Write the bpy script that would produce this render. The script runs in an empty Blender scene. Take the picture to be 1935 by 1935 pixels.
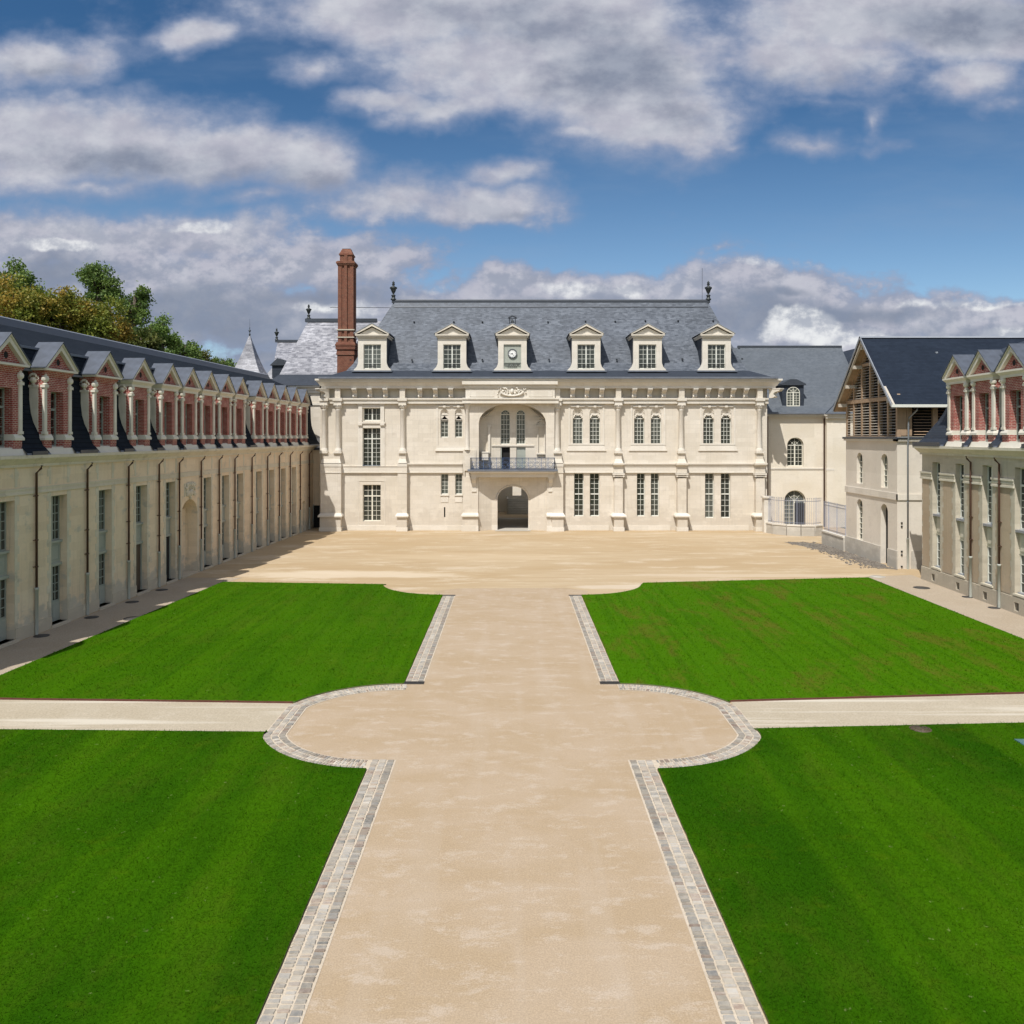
import bpy, math, random
import numpy as np
from mathutils import Vector, Matrix
R = math.radians
PI = math.pi
sc = bpy.context.scene
C = sc.collection
random.seed(7); rng = np.random.default_rng(7)

# ---------------------------------------------------------------- camera, sky, sun, exposure
HC = 8.5                      # camera height
cam_d = bpy.data.cameras.new("camera"); cam = bpy.data.objects.new("camera", cam_d); C.objects.link(cam)
cam.location = (0, 0, HC); cam.rotation_euler = (R(90), 0, 0)
cam_d.sensor_width = 36; cam_d.lens = 1600/1935*36; cam_d.shift_y = -142.5/1935
cam_d.clip_start = 0.1; cam_d.clip_end = 5000
sc.camera = cam
sc.view_settings.view_transform = 'Standard'; sc.view_settings.look = 'None'
sc.view_settings.exposure = 0.12; sc.view_settings.gamma = 1.0
sc.view_settings.use_curve_mapping = False
sc.cycles.max_bounces = 6; sc.cycles.diffuse_bounces = 3; sc.cycles.glossy_bounces = 2; sc.cycles.transmission_bounces = 2
sc.cycles.use_adaptive_sampling = True; sc.cycles.adaptive_threshold = 0.02

SUN = Vector((-0.255, -0.60, 1.0)).normalized()
sd = bpy.data.lights.new("sun", 'SUN'); so = bpy.data.objects.new("sun", sd); C.objects.link(so)
sd.energy = 4.35; sd.angle = R(0.5); sd.color = (1.0, 0.97, 0.92)
so.rotation_euler = (-SUN).to_track_quat('-Z', 'Y').to_euler(); so.location = (-30, -60, 110)

class NT:
    """small node-tree helper"""
    def __init__(s, tree): s.t = tree; s.n = tree.nodes; s.l = tree.links
    def new(s, typ, **kw):
        n = s.n.new(typ)
        for k, v in kw.items(): setattr(n, k, v)
        return n
    def set(s, sock, v):
        if isinstance(v, bpy.types.NodeSocket): s.l.new(v, sock)
        elif v is not None: sock.default_value = v
    def math(s, op, a, b=None, c=None, clamp=False):
        n = s.new('ShaderNodeMath', operation=op, use_clamp=clamp)
        s.set(n.inputs[0], a)
        if b is not None: s.set(n.inputs[1], b)
        if c is not None: s.set(n.inputs[2], c)
        return n.outputs[0]
    def vmath(s, op, a, b=None, scale=None):
        n = s.new('ShaderNodeVectorMath', operation=op)
        s.set(n.inputs[0], a)
        if b is not None: s.set(n.inputs[1], b)
        if scale is not None: s.set(n.inputs[3], scale)
        return n.outputs[0]
    def mix(s, fac, a, b, blend='MIX'):
        n = s.new('ShaderNodeMix', data_type='RGBA', blend_type=blend)
        s.set(n.inputs[0], fac); s.set(n.inputs[6], c4(a)); s.set(n.inputs[7], c4(b))
        return n.outputs[2]
    def mapr(s, v, a, b, c=0.0, d=1.0, smooth=False):
        n = s.new('ShaderNodeMapRange'); n.interpolation_type = 'SMOOTHSTEP' if smooth else 'LINEAR'
        s.set(n.inputs[0], v); n.inputs[1].default_value = a; n.inputs[2].default_value = b
        n.inputs[3].default_value = c; n.inputs[4].default_value = d
        return n.outputs[0]
    def noise(s, vec, scale, detail=3, rough=0.5, dist=0.0, w=None):
        n = s.new('ShaderNodeTexNoise'); 
        if w is not None: n.noise_dimensions = '4D'; n.inputs['W'].default_value = w
        s.set(n.inputs['Vector'], vec); n.inputs['Scale'].default_value = scale
        n.inputs['Detail'].default_value = detail; n.inputs['Roughness'].default_value = rough
        n.inputs['Distortion'].default_value = dist
        return n.outputs[0]
    def scl(s, vec, v):
        n = s.new('ShaderNodeMapping'); s.set(n.inputs[0], vec); n.inputs[3].default_value = v
        return n.outputs[0]
def c4(c):
    if isinstance(c, (tuple, list)) and len(c) == 3: return (*c, 1.0)
    return c

world = bpy.data.worlds.new("World"); sc.world = world; world.use_nodes = True
def build_world():
    w = NT(world.node_tree); w.n.clear()
    out = w.new('ShaderNodeOutputWorld'); bg = w.new('ShaderNodeBackground')
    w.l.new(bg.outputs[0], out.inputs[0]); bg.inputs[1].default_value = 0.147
    sky = w.new('ShaderNodeTexSky', sky_type='NISHITA'); sky.sun_disc = False
    sky.sun_elevation = math.asin(SUN.z); sky.sun_rotation = math.atan2(SUN.x, SUN.y)
    sky.air_density = 1.0; sky.dust_density = 0.35; sky.ozone_density = 1.6; sky.altitude = 100
    tc = w.new('ShaderNodeTexCoord'); sp = w.new('ShaderNodeSeparateXYZ'); w.l.new(tc.outputs['Generated'], sp.inputs[0])
    x, y, z = sp.outputs
    ay = w.math('MAXIMUM', w.math('ABSOLUTE', y), 0.12)
    u = w.math('DIVIDE', x, ay); v = w.math('DIVIDE', z, ay)
    cb = w.new('ShaderNodeCombineXYZ'); w.set(cb.inputs[0], u); w.set(cb.inputs[1], v)
    P = cb.outputs[0]
    # cloud banks placed by direction:  (px, py, rx, ry, weight)
    clouds = [(150,262,330,84,1.0),(400,285,230,66,1.0),(560,300,140,62,.8),(60,320,120,44,.7),(600,250,90,34,.3),(150,345,260,30,.5),(470,375,120,22,.4),
              (70,115,150,52,.85),(210,70,130,60,.3),(365,68,90,38,.85),(490,62,45,20,.3),(590,128,80,30,.6),(470,210,90,26,.25),
              (720,190,120,30,.75),(800,205,110,36,.8),(760,372,170,52,.7),(900,385,170,46,.9),(960,330,110,26,.55),(660,385,90,36,.5),(1070,378,50,10,.3),
              (960,20,470,90,1.0),(1010,110,330,110,1.0),(1180,150,240,140,1.0),(700,25,210,60,.9),(1240,235,140,54,.85),(1090,250,110,32,.6),(1370,262,60,14,.35),
              (1700,40,380,90,1.0),(1480,110,110,60,.7),(1600,110,230,54,.75),(1850,145,120,46,.7),(1900,195,60,36,.4),(1550,190,120,16,.2),
              (1530,280,90,30,.55),(1655,235,20,40,.35),(1650,290,40,16,.3),(1350,478,90,24,.4),(1420,472,50,8,.2),
              (120,460,330,60,1.0),(60,420,160,22,.5),(370,450,260,52,.9),(250,560,420,110,1.1),(560,500,250,70,.9),(640,600,420,80,1.0),(480,420,200,20,.3),(760,480,140,50,.55),
              (1000,545,200,46,1.0),(900,600,420,70,1.0),(1180,560,240,50,1.0),(1440,555,230,66,1.1),(1560,600,330,70,1.15),(1820,610,240,54,1.0),(1480,650,330,80,1.1),(960,700,1500,70,.9)]
    darks = [(230,305,200,36,.9),(480,345,260,34,.8),(60,300,120,22,.4),(1170,140,150,70,.9),(1080,60,240,46,.6),(1250,200,90,50,.5),(930,15,200,40,.5),(1830,50,200,46,.8),(1560,150,200,30,.5),(120,520,140,44,.9),
             (340,600,330,60,1.0),(580,560,200,34,.8),(800,435,120,26,.9),(960,400,90,14,.5),(90,140,120,24,.6),(400,95,60,14,.4),(780,230,110,12,.6),(640,140,60,12,.5),
             (1010,575,200,22,.5),(1430,600,170,44,1.0),(1560,590,120,18,.9),(1690,590,100,22,.9),(1500,555,50,12,.7),(1260,575,120,18,.6),(1530,320,80,14,.5),(480,655,160,44,.9),(1850,640,150,24,.6)]
    crests = [(100,462,100,16,1.0),(380,425,70,14,1.0),(1085,545,120,22,.7),(1180,545,70,22,.6),(1520,620,90,44,1.2),(1570,640,120,30,1.0),(1480,500,150,16,.8),(1850,572,140,14,.8),(640,590,120,24,.7),(820,545,70,12,.7),(1740,570,80,14,.6),(1900,630,80,24,.7),(1030,505,60,12,.5),(1240,640,120,24,.6)]
    def tog(nm, lst, k):
        """node group: vector -> field made of soft ellipses"""
        g = bpy.data.node_groups.new(nm, 'ShaderNodeTree')
        g.interface.new_socket('V', in_out='INPUT', socket_type='NodeSocketVector')
        g.interface.new_socket('F', in_out='OUTPUT', socket_type='NodeSocketFloat')
        h = NT(g); gi = h.new('NodeGroupInput'); go = h.new('NodeGroupOutput'); acc = None
        for (cx, cy, rx, ry, a) in lst:
            m = h.vmath('SUBTRACT', gi.outputs[0], ((cx-967)/1600, (825-cy)/1600, 0))
            m = h.vmath('MULTIPLY', m, (1600/rx, 1600/ry, 0))
            ln = h.new('ShaderNodeVectorMath', operation='LENGTH'); h.set(ln.inputs[0], m)
            e = h.math('MULTIPLY', h.math('SUBTRACT', 1.0, ln.outputs['Value']), k)
            e = h.math('MULTIPLY_ADD', e, a, (a-1.0)*0.45)
            acc = e if acc is None else h.math('SMOOTH_MAX', acc, e, 0.12)
        h.l.new(acc, go.inputs[0]); return g
    gA = tog('cloud_field', clouds, 1.0); gB = tog('cloud_shade', darks, 1.0); gC = tog('cloud_crest', crests, 1.0)
    def call(g, vec):
        n = w.new('ShaderNodeGroup'); n.node_tree = g; w.set(n.inputs[0], vec); return n.outputs[0]
    wn = w.new('ShaderNodeTexNoise'); w.set(wn.inputs['Vector'], P); wn.inputs['Scale'].default_value = 11; wn.inputs['Detail'].default_value = 4
    wv = w.vmath('MULTIPLY', w.vmath('SUBTRACT', wn.outputs['Color'], (.5,.5,.5)), (0.085, 0.050, 0))
    Pw = w.vmath('ADD', P, wv)
    low = w.mapr(v, 0.30, 0.20, smooth=True)          # low cumulus: crisper, smaller
    FA = call(gA, Pw)
    def dens(vec, vecn):
        f = FA
        n1 = w.noise(w.scl(vecn, (1.0, 1.7, 1.0)), 7.0, 8, 0.55); n2 = w.noise(w.scl(vecn, (1.0, 1.3, 1.0)), 26, 7, 0.6)
        a_ = w.math('MULTIPLY', w.math('SUBTRACT', n1, 0.5), 1.5)
        b_ = w.math('MULTIPLY', w.math('SUBTRACT', n2, 0.5), w.math('MULTIPLY_ADD', low, 0.60, 0.50))
        return w.math('ADD', w.math('MAXIMUM', f, -0.60), w.math('ADD', a_, b_))
    D0 = dens(Pw, P)
    of = (-0.006, 0.011, 0); D1 = dens(w.vmath('ADD', Pw, of), w.vmath('ADD', P, of))
    a_hi = w.mapr(D0, -0.42, 0.30, smooth=True); a_lo = w.mapr(D0, -0.16, 0.24, smooth=True)
    alpha = w.math('ADD', w.math('MULTIPLY', a_hi, w.math('SUBTRACT', 1.0, low)), w.math('MULTIPLY', a_lo, low))
    thick = w.mapr(D0, -0.12, 0.5, smooth=True)
    rel = w.mapr(w.math('SUBTRACT', D0, D1), -0.16, 0.18, smooth=True)       # 1 = the side towards the sun
    nb = w.math('SUBTRACT', w.noise(w.scl(P, (1, 1.6, 1)), 12, 6, .55), .5)
    dk = w.mapr(w.math('ADD', call(gB, Pw), w.math('MULTIPLY', nb, 1.6)), -0.40, 0.60, smooth=True)
    fl = w.mapr(w.noise(w.scl(P, (1, 1.5, 1)), 17, 6, .6), .34, .66, smooth=True)
    body = w.mix(w.math('MULTIPLY', fl, w.math('MULTIPLY_ADD', low, -.32, .62)), (3.1, 3.1, 3.6), (4.35, 4.45, 4.7))
    body = w.mix(w.math('MULTIPLY', dk, .85), body, w.mix(w.math('MULTIPLY', fl, w.math('MULTIPLY_ADD', low, -.6, 1.0)), (1.22, 1.45, 1.98), (2.1, 2.32, 2.85)))
    body = w.mix(w.math('MULTIPLY', w.math('SUBTRACT', 1.0, rel), w.math('MULTIPLY_ADD', low, .40, .22)), body, (1.45, 1.72, 2.35))
    crest = w.math('MULTIPLY', w.mapr(w.math('ADD', call(gC, Pw), w.math('MULTIPLY', w.math('SUBTRACT', w.noise(P, 24, 6, .6), .5), 1.5)), 0.0, 0.5, smooth=True), w.math('MULTIPLY_ADD', rel, .7, .3))
    body = w.mix(crest, body, (5.3, 5.35, 5.4))
    ccol = w.mix(thick, (1.75, 2.12, 3.05), body)
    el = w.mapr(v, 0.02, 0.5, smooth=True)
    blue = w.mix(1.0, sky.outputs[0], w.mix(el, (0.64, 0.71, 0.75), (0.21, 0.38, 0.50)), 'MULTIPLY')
    veil = w.math('MULTIPLY', w.mapr(w.noise(w.scl(P, (.6, 2.2, 1)), 4, 5, .6), .45, .75, smooth=True), .22)
    blue = w.mix(veil, blue, (1.9, 2.4, 3.3))
    col = w.mix(w.math('MULTIPLY', alpha, 0.97), blue, ccol)
    # unseen sky behind and overhead brightened, added as fill for the shaded left wing
    fill_sky = w.math('MAXIMUM', w.mapr(y, 0.10, -0.35, smooth=True), w.mapr(z, 0.60, 0.85, smooth=True))
    col = w.mix(fill_sky, col, w.mix(0.55, sky.outputs[0], (4.1, 4.0, 3.8)))
    # below the horizon: plain ground colour
    hz = w.mapr(z, -0.02, 0.0)
    col = w.mix(hz, (1.2, 1.15, 1.0), col)
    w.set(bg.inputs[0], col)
build_world()

# ---------------------------------------------------------------- materials
M = {}
def newmat(name):
    m = bpy.data.materials.new(name); m.use_nodes = True
    t = NT(m.node_tree); bs = t.n['Principled BSDF']; M[name] = m
    return m, t, bs
def uvc(t): return t.new('ShaderNodeUVMap', uv_map='UVMap').outputs[0]
def bump(t, bs, h, strength=0.3, dist=0.02):
    b = t.new('ShaderNodeBump'); b.inputs['Strength'].default_value = strength; b.inputs['Distance'].default_value = dist
    t.set(b.inputs['Height'], h); t.l.new(b.outputs[0], bs.inputs['Normal'])
def simple(name, col, rough=0.6, metal=0.0, var=0.12, scale=3.0):
    m, t, bs = newmat(name); n = t.noise(t.new('ShaderNodeTexCoord').outputs['Object'], scale, 4)
    a = tuple(c*(1-var) for c in col); b = tuple(min(1, c*(1+var)) for c in col)
    t.set(bs.inputs['Base Color'], t.mix(n, a, b)); bs.inputs['Roughness'].default_value = rough; bs.inputs['Metallic'].default_value = metal
    return m
def brickn(t, uv, c1, c2, mo, w, h, ms, off=0.5, bias=0.0, smooth=0.1):
    b = t.new('ShaderNodeTexBrick'); b.offset = off; t.set(b.inputs['Vector'], uv)
    t.set(b.inputs['Color1'], c4(c1)); t.set(b.inputs['Color2'], c4(c2)); t.set(b.inputs['Mortar'], c4(mo))
    b.inputs['Scale'].default_value = 1; b.inputs['Mortar Size'].default_value = ms; b.inputs['Mortar Smooth'].default_value = smooth
    b.inputs['Bias'].default_value = bias; b.inputs['Brick Width'].default_value = w; b.inputs['Row Height'].default_value = h
    return b
def stone(name, c1, c2, joint=0.86, w=0.95, h=0.40, stain=None, stz=0.0, rough=0.85, patch=0.5, streak=0.0):
    m, t, bs = newmat(name); uv = uvc(t); ob = t.new('ShaderNodeTexCoord').outputs['Object']
    b = brickn(t, uv, (1,1,1), (0.885,0.875,0.855), (joint,)*3, w, h, 0.012)
    n1 = t.noise(ob, 0.35, 4, 0.55); n2 = t.noise(ob, 6.0, 6, 0.6)
    base = t.mix(t.mapr(n1, 0.3, 0.7, smooth=True), c1, c2)
    base = t.mix(0.9, base, b.outputs[0], 'MULTIPLY')
    base = t.mix(t.math('MULTIPLY', t.mapr(n2, 0.45, 0.75), 0.22), base, tuple(c*0.72 for c in c1))
    if stain:
        sp = t.new('ShaderNodeSeparateXYZ'); t.l.new(ob, sp.inputs[0])
        low = t.mapr(sp.outputs[2], stz, 0.0)
        n3 = t.noise(t.scl(ob, (1, 1, 1.6)), 1.1, 5, 0.6)
        f = t.mapr(t.math('ADD', n3, t.math('MULTIPLY', low, 0.35)), 0.55, 0.72, smooth=True)
        base = t.mix(t.math('MULTIPLY', f, patch), base, stain)
    if streak:
        n4 = t.noise(t.scl(ob, (3.2, 3.2, 0.16)), 1.6, 4, 0.6)
        base = t.mix(t.math('MULTIPLY', t.mapr(n4, 0.52, 0.78, smooth=True), streak), base, tuple(c*0.55 for c in c1))
    t.set(bs.inputs['Base Color'], base); bs.inputs['Roughness'].default_value = rough
    bump(t, bs, t.math('ADD', t.math('MULTIPLY', n2, 0.5), t.math('MULTIPLY', b.outputs['Fac'], -0.5)), 0.25, 0.015)
    return m
stone('palace_stone', (.665,.600,.500), (.715,.655,.565), joint=.86, stain=(.50,.44,.36), stz=2.4, patch=.45, streak=.30)
stone('palace_trim', (.690,.635,.545), (.730,.680,.600), joint=.90, w=1.3, h=.6, streak=.15)
stone('rear_plaster', (.74,.66,.53), (.80,.73,.62), joint=.97, w=3, h=1.4, stain=(.62,.55,.44), stz=2)
stone('barn_plaster', (.66,.60,.51), (.73,.67,.58), joint=.99, w=4, h=3, stain=(.55,.50,.43), stz=1.2)
stone('wing_stone', (.52,.46,.36), (.60,.54,.43), joint=.9, w=.8, h=.33, stain=(.40,.35,.27), stz=1.6, patch=.7, streak=.35)
stone('wing_trim', (.62,.57,.45), (.68,.63,.52), joint=.94, w=1.0, h=.4, streak=.3)
stone('wing_plaster', (.44,.335,.23), (.50,.395,.28), joint=1.0, w=5, h=5, stain=(.40,.33,.25), stz=1.5, patch=.6, streak=.2)
stone('left_plaster', (.80,.63,.435), (.84,.69,.50), joint=.985, w=1.2, h=.4, stain=(.50,.46,.38), stz=1.4, patch=.8, streak=.5)
stone('left_stone', (.68,.61,.47), (.74,.66,.52), joint=.9, w=.8, h=.35, stain=(.42,.36,.27), stz=2, patch=.6, streak=.4)
stone('dormer_stone', (.70,.66,.56), (.77,.72,.62), joint=.95, w=1, h=.5, streak=.15)
stone('low_wall_stone', (.50,.47,.41), (.60,.56,.49), joint=.85, w=1.0, h=.4, stain=(.38,.35,.3), stz=1)
def brick(name, c1, c2, mo):
    m, t, bs = newmat(name); uv = uvc(t); ob = t.new('ShaderNodeTexCoord').outputs['Object']
    b = brickn(t, uv, c1, c2, mo, .225, .078, .011)
    n = t.noise(ob, 2.6, 6, .7); base = t.mix(t.math('MULTIPLY', t.mapr(n, .4, .65), .6), b.outputs[0], tuple(c*.6 for c in c1))
    t.set(bs.inputs['Base Color'], base); bs.inputs['Roughness'].default_value = .85
    bump(t, bs, t.math('MULTIPLY', b.outputs['Fac'], -1), .5, .01)
brick('red_brick', (.38,.060,.042), (.27,.042,.032), (.60,.50,.42))
brick('chimney_brick', (.215,.056,.028), (.105,.028,.017), (.26,.16,.10))
def slate(name, c1, c2, w=.20, h=.115, rough=.42, spec=.5, rv=.18, patch=.5, lines=.55):
    m, t, bs = newmat(name); uv = uvc(t); ob = t.new('ShaderNodeTexCoord').outputs['Object']
    b = brickn(t, uv, (0,0,0), (1,1,1), (.5,.5,.5), w, h, .006)
    b2 = brickn(t, uv, (0,0,0), (1,1,1), (.5,.5,.5), w*3.0, h, .0, off=.37)
    row = brickn(t, uv, (1,1,1), (1,1,1), (lines,)*3, 50, h, .012)
    n = t.noise(ob, .5, 4); n5 = t.noise(t.scl(uv, (1.6, 2.4, 1)), 1.5, 6, .75)
    f = t.math('ADD', t.math('MULTIPLY', b.outputs[0], .48), t.math('ADD', t.math('MULTIPLY', b2.outputs[0], .14), t.math('MULTIPLY', t.mapr(n5, .35, .65), .38)))
    base = t.mix(f, c1, c2); base = t.mix(t.math('MULTIPLY', t.mapr(n, .4, .65), patch*.5), base, tuple(c*.75 for c in c1))
    base = t.mix(1.0, base, row.outputs[0], 'MULTIPLY')
    t.set(bs.inputs['Base Color'], base)
    t.set(bs.inputs['Roughness'], t.math('MULTIPLY_ADD', f, rv, rough-rv/2)); bs.inputs['Specular IOR Level'].default_value = spec
    bump(t, bs, t.math('ADD', t.math('MULTIPLY', b.outputs[0], .6), t.math('MULTIPLY', b.outputs['Fac'], -1)), .35, .012)
slate('palace_slate', (.026,.034,.048), (.180,.200,.235), rough=.55, spec=.34, w=.34, h=.16)
slate('dark_slate', (.026,.033,.046), (.048,.058,.078), rough=.62, spec=.25, patch=.2, lines=.6)
slate('painted_gleam_slate', (.05,.055,.08), (.55,.545,.58), rough=.5, spec=.45, patch=.9, w=.42, h=.18)  # sun glint on these roofs put into the colour as pale patches
slate('barn_slate', (.010,.016,.028), (.021,.030,.048), rough=.72, spec=.12, w=.35, h=.16, lines=.7)
slate('wing_slate', (.010,.014,.020), (.024,.030,.041), rough=.85, spec=.06, w=.30, h=.22, lines=.30)
slate('rear_slate', (.07,.083,.10), (.12,.137,.16), rough=.52, spec=.5, w=.25, h=.14)
simple('lead', (.16,.175,.205), .5, .2, .3, 2.5)
simple('lead_dark', (.055,.062,.075), .45, .2, .2, 2.5)
simple('zinc', (.30,.32,.355), .45, .3, .22, 1.3)
simple('zinc_roof', (.065,.077,.102), .66, .0, .55, 2.6)
simple('oak', (.34,.235,.15), .7, 0, .25, 4)
simple('oak_grey', (.48,.43,.36), .75, 0, .2, 4)
simple('frame_white', (.70,.70,.63), .5, 0, .04)
simple('frame_cream', (.78,.75,.64), .5, 0, .04)
simple('frame_sage', (.31,.34,.30), .5, 0, .06)
simple('panel_sage', (.36,.38,.33), .55, 0, .08)
simple('iron_blue', (.055,.095,.19), .45, .2, .15)
simple('iron_grey', (.22,.23,.28), .45, .3, .1)
simple('iron_black', (.022,.024,.028), .45, .4, .2)
simple('bronze', (.045,.05,.05), .45, .5, .25, 8)
simple('copper_pipe', (.115,.062,.043), .5, .4, .2)
simple('pipe_foot', (.40,.41,.36), .6, 0, .1)
simple('pipe_zinc', (.27,.29,.31), .45, .4, .1)
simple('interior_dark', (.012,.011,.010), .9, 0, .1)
simple('door_brown', (.09,.06,.04), .6, 0, .2)
simple('rust_steel', (.10,.032,.020), .8, 0, .3, 6)
simple('clock_white', (.82,.82,.80), .5, 0, .02)
simple('bark', (.09,.07,.05), .9, 0, .3, 5)
simple('cover_iron', (.07,.065,.06), .7, .3, .3, 8)
simple('cover_blue', (.07,.15,.16), .5, 0, .1, 5)
m, t, bs = newmat('glass')
ob = t.new('ShaderNodeTexCoord').outputs['Object']
own = t.new('ShaderNodeObjectInfo').outputs['Random']
n = t.noise(ob, 1.3, 2)
dim = t.mix(n, (.014, .015, .012), (.060, .066, .054))
pale = t.mix(n, (.07, .078, .065), (.16, .17, .15))
t.set(bs.inputs['Base Color'], t.mix(t.mapr(own, .35, 1.0), dim, pale))
t.set(bs.inputs['Roughness'], t.mapr(own, 0.0, 1.0, .04, .14))
bump(t, bs, t.noise(ob, 2.2, 2), .2, .03)

def ground_mat(name, c1, c2, c3, s1=.25, fine=30, stretch=(1,1,1), rough=.95, grain=.25, f3=.5, rut=None, worn=()):
    m, t, bs = newmat(name); P = t.new('ShaderNodeNewGeometry').outputs['Position']
    n1 = t.noise(t.scl(P, stretch), s1, 6, .6, .6); n2 = t.noise(t.scl(P, stretch), s1*3.6, 12, .74, .15); n3 = t.noise(P, fine, 3, .7)
    base = t.mix(t.mapr(n1, .38, .62, smooth=True), c1, c2)
    base = t.mix(t.math('MULTIPLY', t.mapr(t.math('ADD', n2, t.math('MULTIPLY', t.math('SUBTRACT', n3, .5), .22)), .50, .64, smooth=True), f3), base, c3)
    base = t.mix(grain, base, t.mix(t.mapr(n3, .3, .7), tuple(c*.45 for c in c1), tuple(min(1, c*1.5) for c in c1)))
    if rut:
        w_ = t.new('ShaderNodeTexNoise'); w_.inputs['Scale'].default_value = rut[1]; w_.inputs['Detail'].default_value = 5
        t.set(w_.inputs['Vector'], t.scl(P, rut[0])); base = t.mix(t.math('MULTIPLY', t.mapr(w_.outputs[0], .5, .66, smooth=True), rut[3]), base, rut[2])
    for (cx, cy, rx, ry, tint, amount) in worn:
        away = t.new('ShaderNodeVectorMath', operation='LENGTH')
        t.set(away.inputs[0], t.vmath('MULTIPLY', t.vmath('SUBTRACT', P, (cx, cy, 0)), (1/rx, 1/ry, 0)))
        near = t.math('ADD', t.math('SUBTRACT', 1.0, away.outputs['Value']), t.math('MULTIPLY', t.math('SUBTRACT', n2, .5), 1.6))
        base = t.mix(t.math('MULTIPLY', t.mapr(near, 0.0, 0.5, smooth=True), amount), base, tint)
    t.set(bs.inputs['Base Color'], base); bs.inputs['Roughness'].default_value = rough; bs.inputs['Specular IOR Level'].default_value = .15
    bump(t, bs, t.math('ADD', t.math('MULTIPLY', n3, .6), n2), .35, .02)
ground_mat('sand_path', (.385,.288,.185), (.425,.330,.235), (.530,.455,.385), s1=.55, stretch=(.55,1.10,1), fine=34, f3=.58, grain=.34, rut=((.9,.07,1), 1.5, (.46,.38,.30), .20))
ground_mat('sand_court', (.415,.305,.180), (.455,.350,.225), (.56,.465,.345), s1=.10, stretch=(.55,1.6,1), fine=18, f3=.75, grain=.08, rut=((.22,2.4,1), 1.0, (.37,.265,.15), .50), worn=((-10, 52.2, 9, 1.9, (.60,.50,.37), .75), (7, 47.9, 4.5, .9, (.56,.47,.36), .7), (14, 51.8, 10, .8, (.56,.46,.34), .5), (-3, 60, 9, 3, (.50,.385,.25), .5)))
ground_mat('gravel_side', (.375,.305,.225), (.405,.335,.255), (.46,.39,.31), s1=.3, fine=14, grain=.35, f3=.4)
ground_mat('gravel_cross', (.40,.34,.25), (.43,.37,.28), (.49,.43,.34), s1=.4, fine=16, grain=.30, f3=.5, rut=((.08,1.6,1), 1.3, (.60,.55,.46), .7))
ground_mat('rubble', (.16,.14,.12), (.25,.22,.18), (.38,.33,.27), s1=.9, fine=8, grain=.5, f3=.6)
ground_mat('soil', (.10,.12,.05), (.14,.13,.07), (.2,.18,.1), s1=.05, fine=3)
ground_mat('mortar', (.50,.42,.32), (.55,.47,.37), (.60,.52,.42), s1=.8, fine=25)
# lawn
def lawn_mat(name, blade):
    m, t, bs = newmat(name); P = t.new('ShaderNodeNewGeometry').outputs['Position']
    n1 = t.noise(P, .16, 5, .6, .4); n2 = t.noise(t.scl(P, (.8,1.4,1)), 1.1, 6, .65); n3 = t.noise(P, 26, 4, .75)
    # mowing passes, wandering a little
    st = t.noise(t.vmath('ADD', t.scl(P, (.75,.035,1)), (3,5,0)), 1.0, 3, .5)
    st2 = t.noise(t.scl(P, (.10,1.2,1)), 1.0, 4, .6)
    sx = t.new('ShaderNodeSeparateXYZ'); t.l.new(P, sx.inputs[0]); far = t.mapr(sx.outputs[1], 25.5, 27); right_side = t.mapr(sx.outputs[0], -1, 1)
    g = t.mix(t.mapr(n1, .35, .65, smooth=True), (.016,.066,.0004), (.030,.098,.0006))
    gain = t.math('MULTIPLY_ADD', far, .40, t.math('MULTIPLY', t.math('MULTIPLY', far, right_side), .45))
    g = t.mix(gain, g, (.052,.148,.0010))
    g = t.mix(t.math('MULTIPLY', t.mapr(st, .42, .6, smooth=True), .50), g, (.048,.132,.0008))
    g = t.mix(t.math('MULTIPLY', t.mapr(st2, .5, .66, smooth=True), .16), g, (.020,.076,.0005))
    narrow = t.noise(t.vmath('ADD', t.scl(P, (2.6,.06,1)), (9,1,0)), 1.0, 2, .5)
    g = t.mix(t.math('MULTIPLY', t.mapr(narrow, .50, .62, smooth=True), .30), g, (.019,.074,.0005))
    g = t.mix(t.math('MULTIPLY', t.mapr(n2, .55, .75, smooth=True), .30), g, (.080,.125,.002))
    br = t.noise(t.scl(P, (1.5,.55,1)), .50, 9, .72, .3, w=3.1)
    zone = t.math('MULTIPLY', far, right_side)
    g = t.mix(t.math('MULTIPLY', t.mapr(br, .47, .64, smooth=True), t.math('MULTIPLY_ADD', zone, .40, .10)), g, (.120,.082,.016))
    dots = t.noise(P, 7.5, 2, .5)
    g = t.mix(t.math('MULTIPLY', t.mapr(dots, .72, .78), .5), g, (.20,.25,.08))
    if blade:
        ri = t.new('ShaderNodeNewGeometry').outputs['Random Per Island']
        g = t.mix(1.0, g, t.mix(ri, (.84,.84,.8), (1.22,1.18,1.3)), 'MULTIPLY')
    else:
        g = t.mix(.8, g, t.mix(t.mapr(n3, .28, .72), (.6,.6,.6), (1.35,1.3,1.25)), 'MULTIPLY')
    t.set(bs.inputs['Base Color'], g); bs.inputs['Roughness'].default_value = .85; bs.inputs['Specular IOR Level'].default_value = .03
    if not blade: bump(t, bs, n3, .4, .02)
    else:
        tr = t.new('ShaderNodeBsdfTranslucent'); t.l.new(g, tr.inputs[0]); mx = t.new('ShaderNodeMixShader'); mx.inputs[0].default_value = .25
        up = t.vmath('NORMALIZE', t.vmath('ADD', t.vmath('MULTIPLY', t.new('ShaderNodeNewGeometry').outputs['Normal'], (.35, .35, 0)), (0, 0, 1)))
        t.set(bs.inputs['Normal'], up)
        t.l.new(bs.outputs[0], mx.inputs[1]); t.l.new(tr.outputs[0], mx.inputs[2]); t.l.new(mx.outputs[0], t.n['Material Output'].inputs[0])
lawn_mat('lawn', False); lawn_mat('grass_blade', True)
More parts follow.
